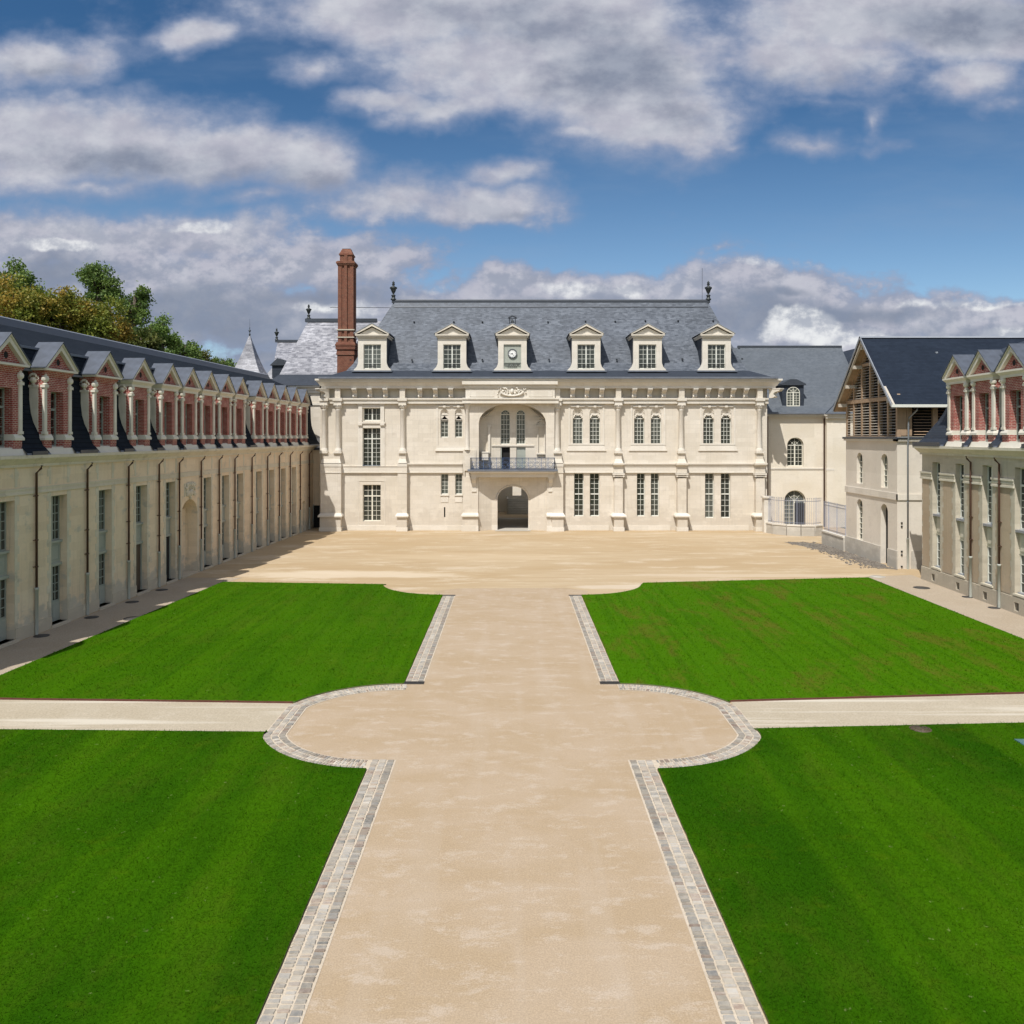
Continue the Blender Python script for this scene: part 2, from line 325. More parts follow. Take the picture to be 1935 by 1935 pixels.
def setts_material(title, film, tone):
    """stone setts, each island its own colour, with a film of pale mortar"""
    m, t, bs = newmat(title)
    ri = t.new('ShaderNodeNewGeometry').outputs['Random Per Island']
    ob = t.new('ShaderNodeTexCoord').outputs['Object']
    cr = t.new('ShaderNodeValToRGB'); t.l.new(ri, cr.inputs[0]); e = cr.color_ramp
    stops = [(0.0, (0.27, 0.245, 0.21)), (0.2, (0.36, 0.32, 0.26)), (0.38, (0.20, 0.195, 0.18)), (0.52, (0.31, 0.25, 0.195)),
             (0.62, (0.24, 0.165, 0.13)), (0.72, (0.42, 0.385, 0.33)), (0.86, (0.23, 0.225, 0.215)), (1.0, (0.48, 0.44, 0.38))]
    e.elements[0].color = c4(stops[0][1]); e.elements[1].color = c4(stops[-1][1])
    for place, shade in stops[1:-1]:
        q = e.elements.new(place); q.color = c4(shade)
    n = t.noise(ob, 9, 5, 0.7)
    body = t.mix(1.0, cr.outputs[0], (tone, tone, tone), 'MULTIPLY')
    t.set(bs.inputs['Base Color'], t.mix(t.math('MULTIPLY', t.mapr(n, 0.38, 0.62), film), body, (0.47, 0.41, 0.33)))
    bs.inputs['Roughness'].default_value = 0.85
    bump(t, bs, n, 0.5, 0.02)
setts_material('setts', 0.50, 0.95)
setts_material('pale_setts', 0.70, 1.15)
setts_material('dark_setts', 0.30, 0.74)
def leafmat(name, a, b, c, d):
    m, t, bs = newmat(name); g = t.new('ShaderNodeNewGeometry'); ri = g.outputs['Random Per Island']
    n = t.noise(g.outputs['Position'], .45, 3, .5)
    base = t.mix(ri, a, b); base = t.mix(t.mapr(n, .42, .62, smooth=True), base, t.mix(ri, c, d))
    t.set(bs.inputs['Base Color'], base); bs.inputs['Roughness'].default_value = .55; bs.inputs['Specular IOR Level'].default_value = .3
    tr = t.new('ShaderNodeBsdfTranslucent'); t.l.new(base, tr.inputs[0]); mx = t.new('ShaderNodeMixShader'); mx.inputs[0].default_value = .3
    t.l.new(bs.outputs[0], mx.inputs[1]); t.l.new(tr.outputs[0], mx.inputs[2]); t.l.new(mx.outputs[0], t.n['Material Output'].inputs[0])
leafmat('leaf_green', (.065,.120,.028), (.17,.25,.06), (.10,.17,.038), (.22,.30,.07))
leafmat('leaf_russet', (.12,.17,.026), (.25,.27,.04), (.24,.20,.03), (.42,.27,.05))
leafmat('leaf_dark', (.040,.080,.018), (.09,.14,.03), (.10,.12,.03), (.18,.18,.04))
leafmat('leaf_light', (.10,.17,.035), (.20,.30,.065), (.09,.16,.035), (.18,.27,.06))

# ---------------------------------------------------------------- mesh helpers
class MB:
    def __init__(s): s.v = []; s.f = []; s.m = []; s.s = []
    def poly(s, pts, mat, sm=False):
        i = len(s.v); s.v.extend([tuple(p) for p in pts]); s.f.append(tuple(range(i, i+len(pts)))); s.m.append(mat); s.s.append(sm)
    def box(s, x0, x1, y0, y1, z0, z1, mat):
        s.frus(x0, x1, y0, y1, z0, x0, x1, y0, y1, z1, mat)
    def frus(s, x0, x1, y0, y1, z0, X0, X1, Y0, Y1, z1, mat):
        if x1 < x0: x0, x1 = x1, x0
        if y1 < y0: y0, y1 = y1, y0
        if X1 < X0: X0, X1 = X1, X0
        if Y1 < Y0: Y0, Y1 = Y1, Y0
        i = len(s.v)
        s.v += [(x0,y0,z0),(x1,y0,z0),(x1,y1,z0),(x0,y1,z0),(X0,Y0,z1),(X1,Y0,z1),(X1,Y1,z1),(X0,Y1,z1)]
        for q in ((3,2,1,0),(4,5,6,7),(0,1,5,4),(1,2,6,5),(2,3,7,6),(3,0,4,7)):
            s.f.append(tuple(i+k for k in q)); s.m.append(mat); s.s.append(False)
    def prism(s, prof, a0, a1, mat, axis='x', caps=True, closed=True, end0=None, end1=None):
        """extrude a profile along x (profile = y,z) or along y (profile = x,z)"""
        P = (lambda a, p: (a, p[0], p[1])) if axis == 'x' else (lambda a, p: (p[0], a, p[1]))
        n = len(prof); i = len(s.v)
        s.v += [P(a0, p) for p in prof] + [P(a1, p) for p in prof]
        for k in range(n if closed else n-1):
            j = (k+1) % n
            s.f.append((i+k, i+j, i+n+j, i+n+k)); s.m.append(mat); s.s.append(False)
        if caps and closed:
            s.f.append(tuple(i+k for k in range(n))[::-1]); s.m.append(mat); s.s.append(False)
            s.f.append(tuple(i+n+k for k in range(n))); s.m.append(mat); s.s.append(False)
    def lathe(s, cx, cy, prof, mat, n=10, sm=True, a0=0, a1=2*PI):
        i = len(s.v); full = abs(a1-a0-2*PI) < 1e-6; c = n if full else n+1
        for r, z in prof:
            for k in range(c):
                a = a0+(a1-a0)*k/n; s.v.append((cx+r*math.cos(a), cy+r*math.sin(a), z))
        for j in range(len(prof)-1):
            for k in range(n):
                k2 = (k+1) % c if full else k+1
                s.f.append((i+j*c+k, i+j*c+k2, i+(j+1)*c+k2, i+(j+1)*c+k)); s.m.append(mat); s.s.append(sm)
    def tube(s, pts, r, mat, n=6):
        pts = [Vector(p) for p in pts]; i = len(s.v)
        for k, p in enumerate(pts):
            d = (pts[min(k+1, len(pts)-1)]-pts[max(k-1, 0)]).normalized()
            a = d.orthogonal().normalized() if abs(d.z) > .9 else d.cross(Vector((0,0,1))).normalized(); b = d.cross(a)
            rr = r[k] if isinstance(r, (list, tuple)) else r
            for q in range(n):
                an = 2*PI*q/n; s.v.append(tuple(p+a*math.cos(an)*rr+b*math.sin(an)*rr))
        for k in range(len(pts)-1):
            for q in range(n):
                q2 = (q+1) % n; s.f.append((i+k*n+q, i+k*n+q2, i+(k+1)*n+q2, i+(k+1)*n+q)); s.m.append(mat); s.s.append(True)
        s.f.append(tuple(i+q for q in range(n))); s.m.append(mat); s.s.append(False)
        s.f.append(tuple(i+(len(pts)-1)*n+q for q in range(n))); s.m.append(mat); s.s.append(False)
    def blob(s, c, r, mat, n=8, m=5):
        i = len(s.v)
        for a in range(m+1):
            th = PI*a/m
            for b in range(n):
                ph = 2*PI*b/n; s.v.append((c[0]+r[0]*math.sin(th)*math.cos(ph), c[1]+r[1]*math.sin(th)*math.sin(ph), c[2]+r[2]*math.cos(th)))
        for a in range(m):
            for b in range(n):
                b2 = (b+1) % n; s.f.append((i+a*n+b, i+a*n+b2, i+(a+1)*n+b2, i+(a+1)*n+b)); s.m.append(mat); s.s.append(True)
    def build_groups(s, name, parent, key):
        """one object for every value of key(centre of face)"""
        piles = {}
        for f, m, q in zip(s.f, s.m, s.s):
            c = sum((Vector(s.v[i]) for i in f), Vector())/len(f)
            piles.setdefault(key(c), []).append((f, m, q))
        for k in sorted(piles):
            g = MB()
            for f, m, q in piles[k]: g.poly([s.v[i] for i in f], m, q)
            g.build(name, parent)
    def build(s, name, parent=None, loc=None, rot=0):
        me = bpy.data.meshes.new(name); me.from_pydata(s.v, [], s.f)
        names = list(dict.fromkeys(s.m)); idx = {k: i for i, k in enumerate(names)}
        for k in names: me.materials.append(M[k])
        me.polygons.foreach_set('material_index', [idx[k] for k in s.m])
        me.polygons.foreach_set('use_smooth', s.s)
        uv = me.uv_layers.new(name='UVMap'); data = np.zeros((len(me.loops), 2), dtype=np.float32)
        for p in me.polygons:
            n = p.normal
            if abs(n.z) > .985 or n.length < .5: t = Vector((1,0,0)); b = Vector((0,1,0))
            else:
                t = Vector((-n.y, n.x, 0)).normalized(); b = n.cross(t)
                if b.z < 0: b = -b
                if (abs(t.x) > abs(t.y) and t.x < 0) or (abs(t.y) >= abs(t.x) and t.y < 0): t = -t
            for li in p.loop_indices:
                c = me.vertices[me.loops[li].vertex_index].co; data[li] = (c.dot(t), c.dot(b))
        uv.data.foreach_set('uv', data.ravel()); me.update()
        o = bpy.data.objects.new(name, me); C.objects.link(o)
        if parent is not None: o.parent = parent
        if loc is not None: o.location = loc
        o.rotation_euler.z = rot
        return o
def tag(o, label=None, cat=None, group=None, kind=None):
    for k, v in (('label', label), ('category', cat), ('group', group), ('kind', kind)):
        if v: o[k] = v
    return o
def thing(name, label, cat, loc=(0,0,0), rz=0.0, group=None):
    o = bpy.data.objects.new(name, None); C.objects.link(o); o.location = loc; o.rotation_euler.z = rz
    o.empty_display_size = .5
    return tag(o, label, cat, group)
def copy_part(o, parent, loc):
    c = o.copy(); C.objects.link(c); c.parent = parent; c.location = loc
    for ch in list(o.children):
        d = ch.copy(); C.objects.link(d); d.parent = c
    return c

def wall(mb, x0, x1, z0, z1, ops, mat, y=0.0, rev=None):
    """front sheet in the plane y with openings (x0,x1,z0,z1,arch_rise,depth) and their reveals"""
    xs = sorted(set([x0, x1]+[v for o in ops for v in (o[0], o[1])]))
    for a, b in zip(xs[:-1], xs[1:]):
        c = (a+b)/2; z = z0
        for o in sorted([o for o in ops if o[0] < c < o[1]], key=lambda o: o[2]):
            if o[2] > z+1e-4: mb.poly([(a,y,z),(b,y,z),(b,y,o[2]),(a,y,o[2])], mat)
            z = o[3]
        if z < z1-1e-4: mb.poly([(a,y,z),(b,y,z),(b,y,z1),(a,y,z1)], mat)
    rm = rev or mat
    for o in ops:
        a, b, c, d, rise, dep = o; Y = y+dep; zt = d-rise
        mb.poly([(a,y,c),(a,Y,c),(a,Y,zt),(a,y,zt)], rm); mb.poly([(b,y,c),(b,y,zt),(b,Y,zt),(b,Y,c)], rm)
        if c > z0+1e-3: mb.poly([(a,y,c),(b,y,c),(b,Y,c),(a,Y,c)], rm)
        if rise <= 0: mb.poly([(a,y,d),(a,Y,d),(b,Y,d),(b,y,d)], rm)
        else:
            pts = arc(a, b, zt, rise, 14)
            for (xa, za), (xb, zb) in zip(pts[:-1], pts[1:]):
                mb.poly([(xa,y,za),(xb,y,zb),(xb,y,d),(xa,y,d)], mat)
                mb.poly([(xa,y,za),(xa,Y,za),(xb,Y,zb),(xb,y,zb)], rm, True)
def arc(a, b, zs, rise, n=12, p=2.0):
    m = (a+b)/2; h = (b-a)/2
    return [(m-h*math.cos(PI*k/n), zs+rise*math.sin(PI*k/n)) for k in range(n+1)]

def window(parent, x0, x1, z0, z1, y, cols, rows, arch=0.0, leaf=True, transom=None, fm='frame_white', sill=True, name='window', bar=.028, fr=.055, loc=None, toprows=None):
    """casement: outer frame, meeting stile, glazing bars; its pane is a child"""
    mb = MB(); zt = z1-arch; yb = y+.07
    mb.box(x0, x0+fr, y, yb, z0, zt, fm); mb.box(x1-fr, x1, y, yb, z0, zt, fm); mb.box(x0+fr, x1-fr, y, yb, z0, z0+fr*1.5, fm)
    if arch <= 0: mb.box(x0+fr, x1-fr, y, yb, z1-fr, z1, fm)
    else:
        po = arc(x0, x1, zt, arch, 12); pi_ = arc(x0+fr, x1-fr, zt, arch-fr, 12)
        for k in range(12):
            mb.poly([(po[k][0],y,po[k][1]),(po[k+1][0],y,po[k+1][1]),(pi_[k+1][0],y,pi_[k+1][1]),(pi_[k][0],y,pi_[k][1])], fm)
            mb.poly([(pi_[k][0],y,pi_[k][1]),(pi_[k+1][0],y,pi_[k+1][1]),(pi_[k+1][0],yb,pi_[k+1][1]),(pi_[k][0],yb,pi_[k][1])], fm)
        mb.box(x0+fr, x1-fr, y+.004, yb-.004, zt-fr*.6, zt+fr*.6, fm)
        xm = (x0+x1)/2
        for an in (45, 90, 135):
            a = R(an); ex = xm-(x1-x0)/2*.93*math.cos(a); ez = zt+arch*.93*math.sin(a)
            mb.tube([(xm, y+.03, zt), (ex, y+.03, ez)], bar*.55, fm, 4)
        pr = arc(xm-(x1-x0)*.22, xm+(x1-x0)*.22, zt, arch*.48, 6); mb.tube([(p[0], y+.03, p[1]) for p in pr], bar*.5, fm, 4)
    ztop = zt if arch > 0 else z1
    if transom:
        mb.box(x0+fr, x1-fr, y-.02, yb-.006, transom-.05, transom+.05, fm)
    segs = [(z0+fr*1.5, ztop-fr)] if not transom else [(z0+fr*1.5, transom-.05), (transom+.05, ztop-fr)]
    if leaf:
        for (a, b) in segs: mb.box((x0+x1)/2-.055, (x0+x1)/2+.055, y-.012, yb-.01, a, b, fm)
    for c in range(1, cols):
        if leaf and abs(c-cols/2) < .01: continue
        xx = x0+fr+(x1-x0-2*fr)*c/cols
        for (a, b) in segs: mb.box(xx-bar/2, xx+bar/2, y+.012, yb-.016, a, b, fm)
    nr = [rows] if not transom else [rows, toprows or 2]
    for (a, b), q in zip(segs, nr):
        for r in range(1, q):
            zz = a+(b-a)*r/q; mb.box(x0+fr, x1-fr, y+.017, yb-.02, zz-bar/2, zz+bar/2, fm)
    o = mb.build(name, parent, loc)
    g = MB(); yg = y+.045
    if arch > 0: g.poly([(x0+.01,yg,z0+.01),(x1-.01,yg,z0+.01)]+[(p[0],yg,p[1]) for p in arc(x0+.01, x1-.01, zt, arch-.01, 12)[::-1]], 'glass')
    else: g.poly([(x0+.01,yg,z0+.01),(x1-.01,yg,z0+.01),(x1-.01,yg,z1-.01),(x0+.01,yg,z1-.01)], 'glass')
    g.build('pane', o)
    return o

# ---------------------------------------------------------------- ground, lawns, paths, setts
def sheet(name, pts, z, mat, kind='structure'):
    mb = MB(); mb.poly([(p[0], p[1], z) for p in pts], mat); return tag(mb.build(name), kind=kind)
sheet('terrain', [(-2500,-300),(2500,-300),(2500,4000),(-2500,4000)], -.03, 'soil')
sheet('courtyard_ground', [(-22.4,5),(26.5,5),(30,62),(32,110),(-23.5,110)], 0, 'sand_court')
def circ(cx, cy, r, a0, a1, n=24): return [(cx+r*math.cos(R(a0+(a1-a0)*k/n)), cy+r*math.sin(R(a0+(a1-a0)*k/n))) for k in range(n+1)]
BY, FY, RR = 25.3, 49.0, 3.72
XM = 7.07
def flat(pts, lim=XM): return [(max(-lim, min(lim, x)), y) for x, y in pts]
XL = 3.70
# main path sheet (between the lawns, with the round widening)
pp = [(-XL,5),(XL,5),(XL,BY-RR)]+flat(circ(XL-.1, BY, RR, -90, 90))+[(XL,BY+RR),(XL,FY-3.7)]+[(3.9,45.3),(4.2,46.6),(3.0,47.6),(-3.0,47.4),(-4.3,46.5),(-3.9,45.3)]+[(-XL,45.3),(-XL,BY+RR)]+flat(circ(-XL+.1, BY, RR, 90, 270))+[(-XL,BY-RR)]
sheet('main_path', pp, .004, 'sand_path')
def leftwall(y): return -22.15+.0456*y
def rightwall(y): return 23.13+.027*y
sheet('side_path', [(leftwall(5),5),(-18.9,5),(-16.8,49.0),(-16.2,51),(leftwall(51)+.2,51)], .004, 'gravel_side')
sheet('side_path', [(rightwall(5),5),(rightwall(52),52),(21.6,51.4),(21.0,50.8),(20.9,5)], .004, 'gravel_side')
sheet('cross_path', [(-18.5,24.5),(-6.9,24.25),(-7.0,27.0),(-18.5,27.45)], .008, 'gravel_cross')
sheet('cross_path', [(21.4,25.45),(7.0,24.5),(7.0,27.1),(21.4,28.35)], .008, 'gravel_cross')
def rag(pts, step=.35, amp=.010):
    out = []
    for a, b in zip(pts, pts[1:]+pts[:1]):
        L = math.dist(a, b); n = max(1, int(L/step))
        for k in range(n):
            t = k/n; x = a[0]+(b[0]-a[0])*t; y = a[1]+(b[1]-a[1])*t
            if 0 < k: x += random.uniform(-amp, amp); y += random.uniform(-amp, amp)
            out.append((x, y))
    return out
a1 = math.degrees(math.asin((27.0-BY)/RR)); a2 = math.degrees(math.asin((24.4-BY)/RR))
G = .006
lawns = {}
lawns['fl'] = [(-18.30,27.45)]+[(-7.02,27.0)]+flat(circ(-XL+.1, BY, RR+G, 180-a1, 92, 14), XM+G)+[(-XL-G,BY+RR+.05),(-XL-G,45.28)]+circ(-XL+.0, FY, RR, 268, 190, 10)+[(-7.2,48.5),(-16.85,49.3)]
lawns['nl'] = [(-19.4,7.5),(-XL-G,7.5),(-XL-G,BY-RR-.02)]+flat(circ(-XL+.1, BY, RR+G, 268, 180-a2, 16), XM+G)+[(-7.0,24.25),(-18.5,24.55)]
lawns['fr'] = [(XL+G,45.28),(XL+G,BY+RR+.05)]+flat(circ(XL-.1, BY, RR+G, 88, a1, 14), XM+G)+[(7.02,27.15),(21.35,28.38),(21.4,50.85),(7.6,49.0)]+circ(XL, FY, RR, -10, -88, 10)
lawns['nr'] = [(XL+G,7.5),(21.2,7.5),(21.2,25.4),(7.0,24.52)]+flat(circ(XL-.1, BY, RR+G, a2, -88, 16), XM+G)+[(XL+G,BY-RR-.02)]
EDGE = {}
for k, pts in lawns.items():
    rp = rag(pts); EDGE[k] = rp; mb = MB(); mb.poly([(x, y, .055) for x, y in rp], 'lawn')
    for a, b in zip(rp, rp[1:]+rp[:1]): mb.poly([(a[0],a[1],.055),(b[0],b[1],.055),(b[0],b[1],0),(a[0],a[1],0)], 'soil')
    tag(mb.build('lawn'), kind='structure')
def inpoly(P, poly):
    x, y = P[:,0], P[:,1]; ins = np.zeros(len(P), bool); n = len(poly); j = n-1
    for i in range(n):
        xi, yi = poly[i]; xj, yj = poly[j]
        c = ((yi > y) != (yj > y)) & (x < (xj-xi)*(y-yi)/(yj-yi+1e-12)+xi); ins ^= c; j = i
    return ins
def fast_tris(name, V, mat):
    """V: (N,k,3) polygons"""
    N, k, _ = V.shape; me = bpy.data.meshes.new(name); me.vertices.add(N*k); me.vertices.foreach_set('co', V.astype(np.float32).ravel())
    me.loops.add(N*k); me.loops.foreach_set('vertex_index', np.arange(N*k, dtype=np.int32)); me.polygons.add(N)
    me.polygons.foreach_set('loop_start', np.arange(0, N*k, k, dtype=np.int32)); me.polygons.foreach_set('loop_total', np.full(N, k, dtype=np.int32))
    me.materials.append(M[mat]); me.update(calc_edges=True); o = bpy.data.objects.new(name, me); C.objects.link(o); return o
def grass():
    out = []
    for k, poly in lawns.items():
        A = np.array(poly); x0, y0 = A.min(0); x1, y1 = A.max(0)
        for (ya, yb, dens, wd, ht) in ((y0, min(y1, 19), 900, .012, .048), (max(y0,19), min(y1, 25.5), 480, .017, .050), (max(y0,25.5), min(y1,36), 130, .032, .055), (max(y0,36), y1, 60, .045, .055)):
            if yb <= ya: continue
            n = int((x1-x0)*(yb-ya)*dens); P = rng.random((n, 2))*[x1-x0, yb-ya]+[x0, ya]
            P = P[inpoly(P, poly)]; P = P[np.abs(P[:,0]) < P[:,1]*.64+.6]
            n = len(P); an = rng.random(n)*2*PI; w = wd*(.6+.8*rng.random(n)); h = ht*(.35+.75*rng.random(n)); le = rng.normal(0, .042, (n, 2))
            T = np.zeros((n, 3, 3)); dx = np.cos(an)*w/2; dy = np.sin(an)*w/2
            T[:,0,0] = P[:,0]-dx; T[:,0,1] = P[:,1]-dy; T[:,1,0] = P[:,0]+dx; T[:,1,1] = P[:,1]+dy; T[:,:2,2] = .048
            T[:,2,0] = P[:,0]+le[:,0]; T[:,2,1] = P[:,1]+le[:,1]; T[:,2,2] = .055+h
            out.append(T)
    o = fast_tris('grass', np.concatenate(out), 'grass_blade')
    tag(o, 'short mown bright green grass covering the four lawns', 'grass', kind='stuff')
grass()
# rusty steel edging on the far lawns
for side in (-1, 1):
    mb = MB()
    a, b = ((-18.30,27.40),(-6.98,26.95)) if side < 0 else ((6.98,27.10),(21.35,28.33))
    d = Vector((b[0]-a[0], b[1]-a[1], 0)).normalized(); nn = Vector((-d.y, d.x, 0))*.012; q = 26
    for k in range(q):
        p = Vector((a[0],a[1],0)).lerp(Vector((b[0],b[1],0)), k/q); r = Vector((a[0],a[1],0)).lerp(Vector((b[0],b[1],0)), (k+1)/q-.0006)
        z = .072+random.uniform(-.006,.006); mb.poly([p, r, r+Vector((0,0,z)), p+Vector((0,0,z))], 'rust_steel')
        mb.poly([p+nn, r+nn, r+nn+Vector((0,0,z)), p+nn+Vector((0,0,z))], 'rust_steel'); mb.poly([p+Vector((0,0,z)), r+Vector((0,0,z)), r+nn+Vector((0,0,z)), p+nn+Vector((0,0,z))], 'rust_steel')
    tag(mb.build('steel_edging'), kind='structure')
# setts: three rows, every stone modelled
def setts(side):
    mb = MB()
    def stone_(c, ax, w, l, row=0):
        mt = ('dark_setts' if row == 0 else 'pale_setts' if row == 1 else 'setts') if random.random() < .85 else 'setts'
        # c centre, ax unit vector across the strip; w across, l along
        al = (-ax[1], ax[0]); z = .028+random.uniform(-.005,.006); b_ = .017
        w += random.uniform(-.018,.002); P = []
        for (sx, sy) in ((-1,-1),(1,-1),(1,1),(-1,1)):
            jx, jy = random.uniform(-.008,.008), random.uniform(-.008,.008)
            P.append((c[0]+ax[0]*(sx*w/2+jx)+al[0]*(sy*l/2+jy), c[1]+ax[1]*(sx*w/2+jx)+al[1]*(sy*l/2+jy)))
        i = len(mb.v); top = [(p[0]+(c[0]-p[0])*.14, p[1]+(c[1]-p[1])*.14) for p in P]
        mb.v += [(p[0],p[1],.0) for p in P]+[(p[0],p[1],z-b_) for p in P]+[(p[0],p[1],z) for p in top]
        for o_ in (0, 4):
            for k in range(4): k2 = (k+1) % 4; mb.f.append((i+o_+k, i+o_+k2, i+o_+4+k2, i+o_+4+k)); mb.m.append(mt); mb.s.append(False)
        mb.f.append((i+8,i+9,i+10,i+11)); mb.m.append(mt); mb.s.append(False)
    def strip(y0, y1):
        mb.poly([(side*3.04,y0,.010),(side*3.695,y0,.010),(side*3.695,y1,.010),(side*3.04,y1,.010)], 'mortar')
        for r in range(3):
            x = side*(3.17+.205*r); y = y0+random.uniform(0,.06)
            while y < y1-.06:
                l = random.choice((.085,.10,.11,.125,.145)); 
                if y+l > y1: break
                stone_((x, y+l/2), (1,0), .182, l-.026, r); y += l
    strip(6, BY-RR+.66); strip(BY+RR+.30, 45.15)
    cx = side*(XL-.1)
    ring = flat(circ(cx, BY, RR, -90, 90, 40)); inn = flat(circ(cx, BY, RR-.655, -90, 90, 40), XM-.655)
    if side < 0: ring = flat(circ(cx, BY, RR, 90, 270, 40)); inn = flat(circ(cx, BY, RR-.655, 90, 270, 40), XM-.655)
    for k in range(40): mb.poly([(*ring[k],.0125),(*ring[k+1],.0125),(*inn[k+1],.0125),(*inn[k],.0125)], 'mortar')
    for r in range(3):
        rad = RR-.655+.125+.205*r; a = -PI/2+.02
        while a < PI/2-.02:
            l = random.choice((.085,.10,.115,.14)); da = l/rad
            aa = a+da/2; ca, sa = math.cos(aa), math.sin(aa)
            if side < 0: ca = -ca
            px_, lim = cx+rad*ca, XM-(RR-rad)
            if abs(px_) > lim: px_, ca, sb = math.copysign(lim, px_), math.copysign(1.0, ca), 0.0
            else: sb = sa
            if abs(px_) > 3.79 or sa > 0: stone_((px_, BY+rad*sa), (ca, sb), .182, l-.028, r)
            a += da
    tag(mb.build('sett_border'), kind='structure')
setts(-1); setts(1)
def grate(x0, x1, y, dy, lab):
    mb = MB(); mb.box(x0, x1, y, y+dy, .008, .014, 'interior_dark')
    mb.box(x0, x1, y, y+.02, .014, .034, 'cover_iron'); mb.box(x0, x1, y+dy-.02, y+dy, .014, .034, 'cover_iron')
    n = 15
    for k in range(n+1):
        x = x0+(x1-x0-.012)*k/n; mb.box(x, x+.014, y+.02, y+dy-.02, .014, .032, 'cover_iron')
    tag(mb.build('drain_grate'), lab, 'drain grate', 'iron drain grates across the sett strips')
grate(-3.70, -3.03, BY+RR+.02, .26, 'slotted iron drain grate at near end of far-left sett strip, by the round widening')
grate(3.03, 3.70, BY+RR+.02, .26, 'slotted iron drain grate at near end of far-right sett strip, by the round widening')
grate(-3.70, -3.03, 45.15, .18, 'slotted iron drain grate at the palace end of the left sett strip')
grate(3.03, 3.70, 45.15, .18, 'slotted iron drain grate at the palace end of the right sett strip')
def cover(px, py, r, lab, mat='cover_iron', z=.010, sq=False):
    Y = HC*1600/(py-825); X = (px-967)/1600*Y; mb = MB()
    if sq: mb.box(X-r, X+r, Y-r*.7, Y+r*.7, z, z+.03, mat); mb.box(X-r*.85, X+r*.85, Y-r*.55, Y+r*.55, z+.03, z+.034, mat)
    else:
        mb.lathe(X, Y, [(r, z), (r, z+.012), (r*.90, z+.014), (r*.90, z+.008), (r*.86, z+.008), (r*.86, z+.014), (.001, z+.016)], mat, 20)
    tag(mb.build('manhole_cover'), lab, 'manhole cover', 'manhole covers on the gravel')
cover(78, 1202, .32, 'round dark manhole cover on shaded gravel, nearest the camera beside the left wing')
cover(172.6, 1167, .32, 'round dark manhole cover on shaded gravel below the second drainpipe of the left wing')
cover(252, 1169, .46, 'largest dark round manhole cover, touching the lawn edge left of the lawn')
cover(249, 1138, .33, 'round dark manhole cover on shaded gravel below the third drainpipe of the left wing')
cover(305, 1115, .33, 'round dark manhole cover on shaded gravel in front of the brown door')
cover(1741, 1111, .44, 'round dark manhole cover on sunlit gravel at the far corner of the right wing')
cover(1828, 1128.5, .28, 'small dark manhole cover at the foot of the right wing, farther drainpipe')
cover(1878, 1149, .28, 'small dark manhole cover at the foot of the right wing, nearer drainpipe')
cover(1658, 1090, .45, 'pale worn manhole cover at the far corner of the right lawn', 'low_wall_stone')
cover(1739, 1381, .30, 'dark brown manhole cover sunk in the near right lawn', 'door_brown', .050)
cover(1945, 1407, .30, 'flat blue-green cover plate on the near right lawn at the frame edge', 'cover_blue', .052, True)
# rough gravel strip at the foot of the barn
mb = MB(); rp = rag([(21.9,68.2),(22.6,65.0),(23.6,60.0),(23.5,54.8),(24.6,54.0),(24.75,66.9),(23.6,67.8)], .5, .16)
mb.poly([(x,y,.008) for x,y in rp], 'rubble'); tag(mb.build('rubble_strip'), kind='structure')
def pebbles():
    out = []
    for _ in range(900):
        y = random.uniform(54.4, 68); x = random.triangular(22.3, 24.7, 24.2) if y < 66 else random.uniform(22, 24.4); r = random.uniform(.02, .075)
        c = np.array((x, y, .01+r*.3)); q = np.array([(-1,-1,-.3),(1,-1,-.3),(1,1,-.3),(-1,1,-.3)])*r*rng.uniform(.7,1.2,(4,3)); t = np.array([(-.6,-.6,.6),(.6,-.6,.6),(.6,.6,.6),(-.6,.6,.6)])*r*rng.uniform(.7,1.2,(4,3))
        q[:,2] = -r*.3; P = np.concatenate([q, t])+c
        for f in ((4,5,6,7),(0,1,5,4),(1,2,6,5),(2,3,7,6),(3,0,4,7)): out.append(P[list(f)])
    o = fast_tris('gravel', np.array(out), 'rubble'); tag(o, 'loose grey stones and gravel along the foot of the barn wall', 'gravel', kind='stuff')
pebbles()

# ---------------------------------------------------------------- palace
PY = 76.8; K = PY/1600
def X(px): return (px-967)*K
def Z(py): return (1002.1-py)*K
pal = thing('palace', 'cream stone renaissance palace with steep slate roof, clock dormer and arched gateway facing the court', 'palace', (0, PY, 0))
S, T_ = 'palace_stone', 'palace_trim'
def win_ops(lst, dep=.38): return [(X(a), X(b), Z(d), Z(c), r, dep) for (a, b, c, d, r) in lst]
w1 = MB()
L_ops = [(686,718.3,771,795,0),(684.7,718.8,808.5,890.5,0),(685,719,916,985,0),(831.8,846.7,773,826.7,.34),(859,873.2,773,826.7,.34),(832.5,846.7,895.5,934.4,0),(859.5,873,895.5,934.4,0),(838.4,841,958.4,977.5,0)]
wall(w1, X(604), X(880), 0, Z(752), win_ops(L_ops), S)
UP = [(1081.8,1100.9),(1113.6,1133.5),(1197.8,1217.5),(1229.4,1249),(1328.5,1349),(1361.8,1381.4)]
LO = [(1084.3,1102.5,975.7),(1114,1132.3,975.7),(1203,1218.3,975.8),(1229.4,1245,975.8),(1331.9,1349,979),(1361.8,1379.7,979)]
R_ops = [(a,b,771,840,.46) for a,b in UP]+[(a,b,894.3,c,0) for a,b,c in LO]
wall(w1, X(1047), X(1449), 0, Z(752), win_ops(R_ops), S)
YP = -.40     # portal block front plane
lx0, lx1 = X(904.6), X(1030.8)
wall(w1, X(880), X(1047), 0, Z(752.4), [(lx0, lx1, Z(886), Z(762.5), 1.75, 1.33), (lx0, lx1, 0, Z(901), 0, .02)], S, y=YP)
